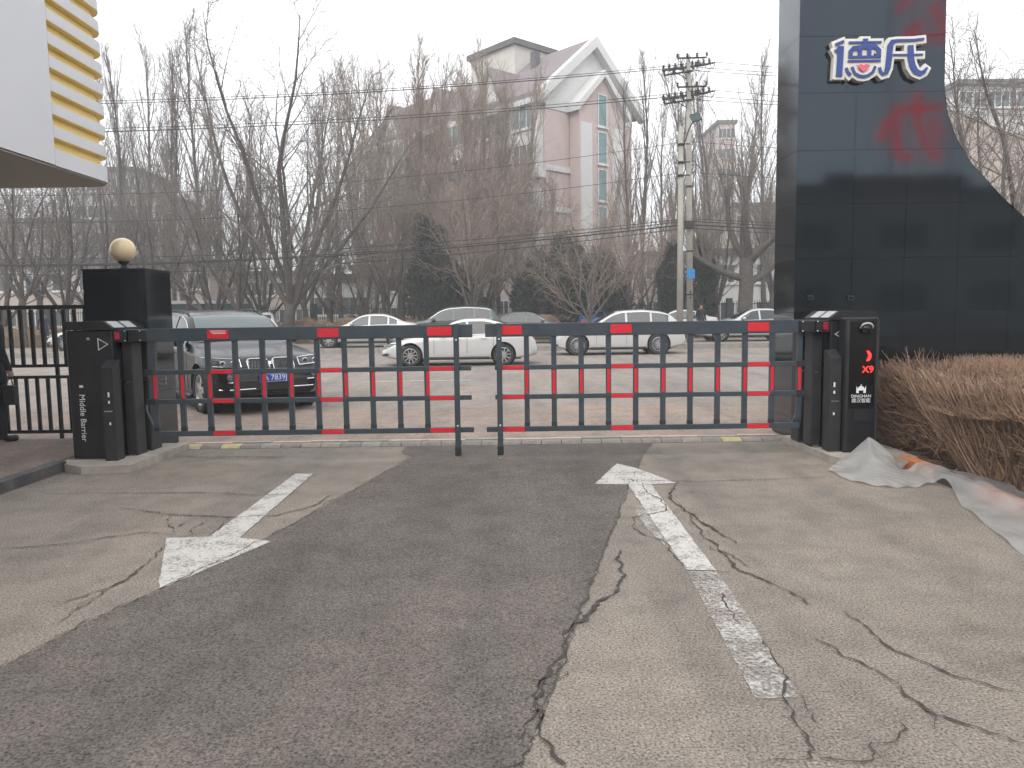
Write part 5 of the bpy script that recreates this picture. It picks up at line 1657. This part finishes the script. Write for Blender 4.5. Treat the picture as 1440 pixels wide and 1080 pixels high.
# low clipped hedges on the verge
def far_hedge(label, x0, x1, y, h, d=1.1, m_='hedge_far'):
    t = thing('clipped_hedge', label, 'hedge', ((x0 + x1) / 2, y, .06))
    r = random.Random(int(x0 * 10)); P = []
    n = int((x1 - x0) / .35)
    for i in range(n + 1):
        x = x0 + (x1 - x0) * i / n
        hh_ = h; e_ = min(i, n - i) / 3.0
        h = hh_ * (min(1, .45 + .55 * e_)) * (1 + .10 * math.sin(i * .9) + .06 * math.sin(i * 2.3))
        P.append([(x, y, .05), (x, y - .04 + r.gauss(0, .04), h * .6), (x, y + .05 + r.gauss(0, .04), h * .92 + r.gauss(0, .03)), (x, y + d * .5, h + r.gauss(0, .03)), (x, y + d, h * .95), (x, y + d, .05)])
        h = hh_
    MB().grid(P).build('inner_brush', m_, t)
    tp_ = MB()
    for k in range(int((x1 - x0) * 90)):
        x = r.uniform(x0, x1)
        p = Vector((x, y + r.uniform(-.05, d), h * r.uniform(.85, 1.0))) if r.random() < .6 else Vector((x, y - .02, h * r.uniform(.15, .95)))
        q = p + Vector((r.gauss(0, .06), r.gauss(-.05, .05), r.uniform(.03, .2)))
        tp_.tube([p, q], [.009, .004], 3, False)
    tp_.build('twigs', 'dry_tip', t, fix=False)['kind'] = 'stuff'
far_hedge('brown clipped hedge behind the silver sedan', -14.0, -4.2, 40.6, 1.35)
far_hedge('brown clipped hedge behind the dark SUV and dark sedan', -3.6, 3.2, 41.0, 1.4)
far_hedge('brown clipped hedge far left behind the iron fence', -36, -15.5, 41.0, 1.2)
far_hedge('brown clipped hedge behind the pale sedan', 11.5, 22, 43.0, 1.1)

# railing behind the trees
def railing(label, x0, x1, y, h=2.2):
    t = thing('iron_railing', label, 'fence', ((x0 + x1) / 2, y, .06))
    n = max(1, round((x1 - x0) / 3.2)); st = (x1 - x0) / n
    for i in range(n + 1):
        x = x0 + i * st
        MB().box(x - .18, x + .18, y - .18, y + .18, .05, h + .15, bev=.02).build('post', 'green_iron', t)
    for z in (.35, h - .25):
        MB().box(x0, x1, y - .02, y + .02, z, z + .05).build('rail', 'iron', t)
    b_ = MB(); x = x0 + .15
    while x < x1:
        b_.box(x - .014, x + .014, y - .014, y + .014, .1, h); x += .15
    b_.build('bars', 'iron', t)['kind'] = 'stuff'
railing('dark iron railing with green posts behind the junipers', -16, 24, 49.5)
railing('dark iron railing with green posts behind the far left trees', -48, -17.5, 49.5)

# ================================================================== BUILDINGS
def window(parent, x, z, w_, h, f, pane='pane', mull=1):
    """f(u, d, z): facade coordinate u, outward distance d -> scene point"""
    def bx(u0, u1, d0, d1, z0, z1):
        P = [f(u, d, zz) for zz in (z0, z1) for (u, d) in ((u0, d0), (u1, d0), (u1, d1), (u0, d1))]
        return MB().add(P, [(3, 2, 1, 0), (4, 5, 6, 7), (0, 1, 5, 4), (1, 2, 6, 5), (2, 3, 7, 6), (3, 0, 4, 7)])
    fr = MB()
    b_ = bx(x - w_ / 2, x + w_ / 2, -.02, .03, z - h / 2, z + h / 2)
    o = MB()
    t_ = .09
    for (u0, u1, z0, z1) in ((x - w_ / 2, x - w_ / 2 + t_, z - h / 2, z + h / 2), (x + w_ / 2 - t_, x + w_ / 2, z - h / 2, z + h / 2),
                             (x - w_ / 2 + t_, x + w_ / 2 - t_, z - h / 2, z - h / 2 + t_), (x - w_ / 2 + t_, x + w_ / 2 - t_, z + h / 2 - t_, z + h / 2)):
        P = bx(u0, u1, -.05, .09, z0, z1); o.add(P.v, P.f)
    for k in range(mull):
        u = x - w_ / 2 + w_ * (k + 1) / (mull + 1)
        P = bx(u - .035, u + .035, -.05, .075, z - h / 2 + t_, z + h / 2 - t_); o.add(P.v, P.f)
    P = bx(x - w_ / 2 - .1, x + w_ / 2 + .1, -.02, .16, z - h / 2 - .13, z - h / 2 - .005); o.add(P.v, P.f)
    wo = o.build('window', 'frame_white', parent)
    b_.build('pane', pane, wo)
    return wo
def facade(origin, ang):
    ca, sa = math.cos(ang), math.sin(ang)
    ox, oy = origin
    # u along the wall, outward normal to the right hand side of travel
    return lambda u, d, z: (ox + u * ca + d * sa, oy + u * sa - d * ca, z)
def block(name, label, x0, x1, y0, y1, h, wallm, storeys, cols, ww, wh, roofm='roof_dark', gable=0, sides=True, z0=0.0):
    t = thing(name, label, 'building', ((x0 + x1) / 2, y0, 0))
    MB().box(x0, x1, y0, y1, z0 - .1, h).build('wall', wallm, t)
    rf = MB()
    if gable:
        rf.prism([(x0 - .5, h + .003), (x1 + .5, h + .003), ((x0 + x1) / 2, h + gable)], lambda u, v: (u, y0 - .4, v), lambda u, v: (u, y1, v))
    else:
        rf.box(x0 - .35, x1 + .35, y0 - .35, y1, h + .003, h + .5)
    rf.build('roof', roofm, t)
    f = facade((x0, y0), 0)
    sh = (h - z0) / storeys
    for i in range(storeys):
        for j in range(cols):
            window(t, (x1 - x0) * (j + .5) / cols, z0 + sh * (i + .52), ww, min(wh, sh * .62), f, 'pane')
    if sides:
        f2 = facade((x0, y1), -PI / 2)
        n = max(1, int((y1 - y0) / 4))
        for i in range(storeys):
            for j in range(n):
                window(t, (y1 - y0) * (j + .5) / n, z0 + sh * (i + .52), ww * .8, min(wh, sh * .62), f2)
    return t

# pink and white apartment house: gable end and long side receding to the left
ab = thing('apartment_building', 'large pink and white gabled apartment building behind the bare trees', 'building', (2.8, 62, 0))
UX, UY = .745, .667      # along the gable
VX, VY = -.667, .745     # along the long side
OX, OY = 2.9, 62.0
def Q(u, v, z): return (OX + UX * u + VX * v, OY + UY * u + VY * v, z)
GW, GL, EZ, PZ = 10.6, 27.0, 19.0, 23.4
def qbox(u0, u1, v0, v1, z0, z1, name, m_, par):
    P = [Q(u, v, z) for z in (z0, z1) for (u, v) in ((u0, v0), (u1, v0), (u1, v1), (u0, v1))]
    return MB().add(P, [(3, 2, 1, 0), (4, 5, 6, 7), (0, 1, 5, 4), (1, 2, 6, 5), (2, 3, 7, 6), (3, 0, 4, 7)]).build(name, m_, par)
# main mass
MB().prism([(0, -.1), (GW, -.1), (GW, EZ), (GW / 2, PZ), (0, EZ)], lambda u, v: Q(u, 0, v), lambda u, v: Q(u, GL, v)).build('wall', 'pink_brick', ab)
# white upper gable skin, proud of the brick
MB().prism([(0, 17.6), (GW, 17.6), (GW, EZ + .01), (GW / 2, PZ + .01), (0, EZ + .01)], lambda u, v: Q(u, -.06, v), lambda u, v: Q(u, -.003, v)).build('gable_wall', 'white_render', ab)
# roof slabs with deep pale verge
rf = None
for s in (0, 1):
    u0 = -.9 if s == 0 else GW + .9
    e = EZ - .9 * (PZ - EZ) / (GW / 2)
    poly = [(u0, e + .08), (GW / 2, PZ + .06), (GW / 2, PZ + .55), (u0, e + .55)]
    r_ = MB().prism(poly, lambda u, v: Q(u, -.02, v), lambda u, v: Q(u, GL + .3, v)).build('roof', 'roof', ab)
    MB().prism([(u0, e - .25), (GW / 2, PZ - .27), (GW / 2, PZ + .60), (u0, e + .62)], lambda u, v: Q(u, -.75, v), lambda u, v: Q(u, -.063, v)).build('verge_board', 'white_render', r_)
# central projecting bay with its own small gable
BU0, BU1 = 2.7, 8.2
MB().prism([(BU0, -.1), (BU1, -.1), (BU1, 17.9), ((BU0 + BU1) / 2, 20.6), (BU0, 17.9)], lambda u, v: Q(u, -1.1, v), lambda u, v: Q(u, -.063, v)).build('bay_wall', 'pink_brick', ab)
for s in (0, 1):
    u0 = BU0 - .4 if s == 0 else BU1 + .4
    um = (BU0 + BU1) / 2
    MB().prism([(u0, 17.55), (um, 20.65), (um, 21.2), (u0, 18.15)], lambda u, v: Q(u, -1.5, v), lambda u, v: Q(u, -.064, v)).build('bay_verge', 'white_render', ab)
for (u0, u1) in ((BU0 + .15, BU0 + 1.5), (BU1 - 1.5, BU1 - .15)):
    qbox(u0, u1, -1.16, -1.102, 0, 16.8, 'white_strip', 'white_render', ab)
fG = lambda u, d, z: Q(u, -1.1 - d, z)
for k in range(6):
    window(ab, (BU0 + BU1) / 2, 2.0 + 3.0 * k + 1.0, 1.15, 2.6, fG, 'pane_teal', 0)
for z in (9.8, 13.0):
    qbox(0.0, BU0 - .01, -.14, -.004, z - .2, z + .25, 'string_course', 'white_render', ab)
    qbox(BU1 + .01, GW, -.14, -.004, z - .2, z + .25, 'string_course', 'pink_brick', ab)
# corner bay of white render with glazed loggias on the long side
fV = lambda u, d, z: Q(-d, GL - u, z)          # long side, u from far end to near end
def lside(v0, v1, d, z0, z1, name, m_): return qbox(-d, -.004, v0, v1, z0, z1, name, m_, ab)
for (v0, v1, d, m_) in ((.25, 3.6, .55, 'white_render'), (8.6, 12.0, .9, 'white_render'), (17.0, 20.4, .9, 'white_render'), (23.5, 26.6, .6, 'cream_render')):
    lside(v0, v1, d, -.1, 18.6, 'bay_wall', m_)
    for k in range(6):
        f_ = (lambda dd: (lambda u, q, z: Q(-dd - q, GL - u, z)))(d)
        window(ab, GL - (v0 + v1) / 2, 1.9 + 3.05 * k, 2.5, 1.9, f_, 'pane_teal' if k % 2 else 'pane', 2)
for v in (5.2, 7.2, 14.0, 15.6, 21.8):
    for k in range(6):
        window(ab, GL - v, 1.9 + 3.05 * k, 1.35, 1.6, fV, 'pane', 1)
for z in (12.4,):
    qbox(-1.0, -.3, -.3, GL, z - .25, z + .3, 'string_course', 'white_render', ab)
qbox(-1.0, -.002, -.1, GL + .2, EZ - 1.05, EZ - .62, 'eaves', 'white_render', ab)
for v in (6.0, 13.5, 21.0):        # dormers
    dm = MB().prism([(v - 1.4, EZ - .3), (v + 1.4, EZ - .3), (v, EZ + 2.6)], lambda a, b_: Q(-.5, a, b_), lambda a, b_: Q(3.6, a, b_)).build('dormer', 'white_render', ab)
    MB().prism([(v - 1.7, EZ - .35), (v, EZ + 2.66), (v, EZ + 3.0), (v - 2.0, EZ - .35)], lambda a, b_: Q(-.8, a, b_), lambda a, b_: Q(3.8, a, b_)).build('dormer_roof', 'roof', dm)
    MB().prism([(v + 1.7, EZ - .35), (v, EZ + 2.66), (v, EZ + 3.0), (v + 2.0, EZ - .35)], lambda a, b_: Q(-.8, a, b_), lambda a, b_: Q(3.8, a, b_)).build('dormer_roof', 'roof', dm)
qbox(3.2, 8.0, 7.0, 13, 20, 24.9, 'stair_tower', 'cream_render', ab)
qbox(2.9, 8.3, 6.7, 13.3, 24.91, 25.4, 'tower_cornice', 'roof_dark', ab)
qbox(3.4, 4.0, 4.6, 5.2, 21, 23.8, 'chimney', 'roof_dark', ab)

# neighbours
def at_px(px, Y): return (px - 720) / 1080.0 * Y
b2 = block('apartment_building', 'lower pink apartment wing behind the trees left of the gabled building', at_px(515, 88), at_px(585, 88), 88, 100, 19.0, 'tan_facade', 6, 4, 1.5, 1.6, 'roof', 4)
block('apartment_tower', 'grey apartment tower behind the trees just right of the canopy corner', at_px(120, 96), at_px(205, 96), 96, 108, 19.5, 'grey_facade', 6, 5, 1.5, 1.6)
block('apartment_tower', 'lower grey block beside the tower right of the canopy corner', at_px(206, 96), at_px(240, 96), 97, 108, 16.5, 'grey_facade', 5, 2, 1.4, 1.5)
block('apartment_tower', 'faint pink tower far behind the concrete poles', at_px(1008, 125), at_px(1030, 125), 125, 136, 31, 'pink_brick', 10, 2, 1.4, 1.6)
block('apartment_building', 'grey apartment building with balconies beyond the monument curve', at_px(1335, 84), at_px(1475, 84), 84, 98, 25.0, 'grey_facade', 8, 7, 1.5, 1.7, z0=0)
rb = block('pitched_building', 'tan building with a white sloping roof edge behind the monument curve', 27, 48, 50, 60, 10.0, 'tan_facade', 3, 6, 1.5, 1.6, 'tan_facade', 0)
MB().prism([(22.0, 14.6), (27.0, 12.1), (33.0, 9.1), (33.0, 8.4), (27.0, 11.4), (22.0, 13.9)], lambda u, v: (u * 1.25, 49.2, v), lambda u, v: (u * 1.25, 49.7, v)).build('roof_edge', 'white_render', rb)
MB().prism([(22.0, 13.8), (27.0, 11.3), (33.0, 8.3), (33.0, 0), (22.0, 0)], lambda u, v: (u * 1.25, 49.31, v), lambda u, v: (u * 1.25, 49.68, v)).build('gable_wall', 'tan_facade', rb)
block('shop_row', 'low white building with windows behind the trees above the silver sedan', at_px(445, 66), at_px(520, 66), 66, 72, 4.6, 'white_render', 1, 3, 1.6, 1.6)
block('shop_row', 'white two storey building behind the gnarled tree', at_px(985, 60), at_px(1110, 60), 60, 68, 5.8, 'white_render', 2, 5, 1.2, 1.5)
block('shop_row', 'long pale low building behind the left fence and gate pier', at_px(-40, 70), at_px(300, 70), 70, 78, 6.4, 'tan_facade', 2, 9, 1.5, 1.5)
block('shop_row', 'low cream building behind the junipers', at_px(560, 58.5), at_px(700, 58.5), 58.5, 61.5, 4.2, 'cream_render', 1, 5, 1.4, 1.5, sides=False)
for (p0, p1, Y, h, mm, st, lab) in ((300, 440, 84, 6.0, 'tan_facade', 2, 'pale two storey block glimpsed between the trunks above the black SUV'),
        (-60, 118, 92, 13.0, 'grey_facade', 4, 'grey housing block glimpsed under the canopy'), (905, 985, 84, 7.5, 'tan_facade', 2, 'tan block glimpsed left of the concrete poles'),
        (1030, 1200, 95, 14.0, 'tan_facade', 4, 'tan housing block glimpsed behind the gnarled tree'), (500, 562, 76, 6.0, 'cream_render', 2, 'cream block glimpsed between the trees right of the silver sedan'),
        (240, 330, 100, 8.0, 'grey_facade', 3, 'dim grey block behind the trees above the teal shed'), (330, 520, 130, 8.0, 'grey_facade', 3, 'long dim grey block far behind the tallest bare tree'),
        (880, 1010, 130, 9.0, 'grey_facade', 3, 'dim grey block far behind the concrete poles')):
    block('housing_block', lab, at_px(p0, Y), at_px(p1, Y), Y, Y + 8, h, mm, st, max(3, int((p1 - p0) / 22)), 1.5, 1.5, sides=False)
tl = thing('teal_shed', 'long teal sheet metal shed with pale roof edge above the black SUV', 'shed', (-20, 52, 0))
MB().box(at_px(225, 52), at_px(335, 52), 52, 55, -.05, 2.5).build('wall', 'teal', tl)
MB().box(at_px(223, 52), at_px(337, 52), 51.8, 55.2, 2.505, 2.72).build('roof', 'white_render', tl)
for k in range(6):
    x = at_px(240 + 17 * k, 52)
    MB().box(x - .03, x + .03, 51.95, 51.998, .1, 2.5).build('rib', 'teal', tl)
kd = thing('roof_shelter', 'small shelter with thin white roof left of the concrete poles', 'shelter', (8.5, 52, 0))
MB().box(5.0, 11.2, 51, 53.5, 2.55, 2.75).build('roof', 'white_render', kd)
for x in (5.3, 8.0, 10.9): MB().box(x - .08, x + .08, 52, 52.16, 0, 2.549).build('post', 'green_iron', kd)

# yard behind the photographer: works building with red roof letters, seen mirrored in the polished wall
wk = thing('works_building', 'works building behind the photographer with red letters on its roof', 'building', (26, -28, 0))
MB().box(-30, 60, -46, -28, -.05, 8.4).build('wall', 'grey_facade', wk)
MB().box(-30.3, 60.3, -46.3, -27.7, 8.403, 8.9).build('roof', 'roof_dark', wk)
fW = facade((60, -28), PI)
for i in range(2):
    for j in range(16):
        window(wk, 2.8 + 5.6 * j, 2.2 + 3.6 * i, 3.2, 2.0, fW, 'pane', 2)
MB().box(19.0, 27.8, -28.45, -28.25, 8.905, 9.6).build('sign_frame', 'iron', wk)
mtx = Matrix.Translation((24.0, -28.2, 12.0)) @ Matrix.Rotation(PI, 4, 'Z') @ Matrix.Rotation(PI / 2, 4, 'X')
link('roof_letter', text_mesh('办', 4.4, .08, 'red_letter', mtx), wk)
mtx = Matrix.Translation((25.0, -28.2, 18.6)) @ Matrix.Rotation(PI, 4, 'Z') @ Matrix.Rotation(PI / 2, 4, 'X')
link('roof_letter', text_mesh('公', 4.2, .08, 'red_letter', mtx), wk)
for x in (22.9, 26.6): MB().box(x - .05, x + .05, -28.5, -28.40, 8.9, 20).build('sign_mast', 'iron', wk)

# thin winter haze filling the air round the whole place
hz_m = bpy.data.materials.new('winter_haze')
hz_m.use_nodes = True
hn = hz_m.node_tree.nodes
hn.clear()
ho = hn.new('ShaderNodeOutputMaterial')
pv = hn.new('ShaderNodeVolumePrincipled')
pv.inputs['Color'].default_value = (0.93, 0.94, 0.96, 1)
pv.inputs['Density'].default_value = 0.0024
pv.inputs['Anisotropy'].default_value = 0.1
hz_m.node_tree.links.new(pv.outputs['Volume'], ho.inputs['Volume'])
hzo = MB().box(-430, 430, -100, 570, -1.2, 42).build('haze', hz_m)
hzo['kind'] = 'stuff'
hzo['label'] = 'thin pale winter haze between the street and the far buildings'
hzo['category'] = 'haze'

for o in list(bpy.data.objects):
    if '_world' in o: del o['_world']
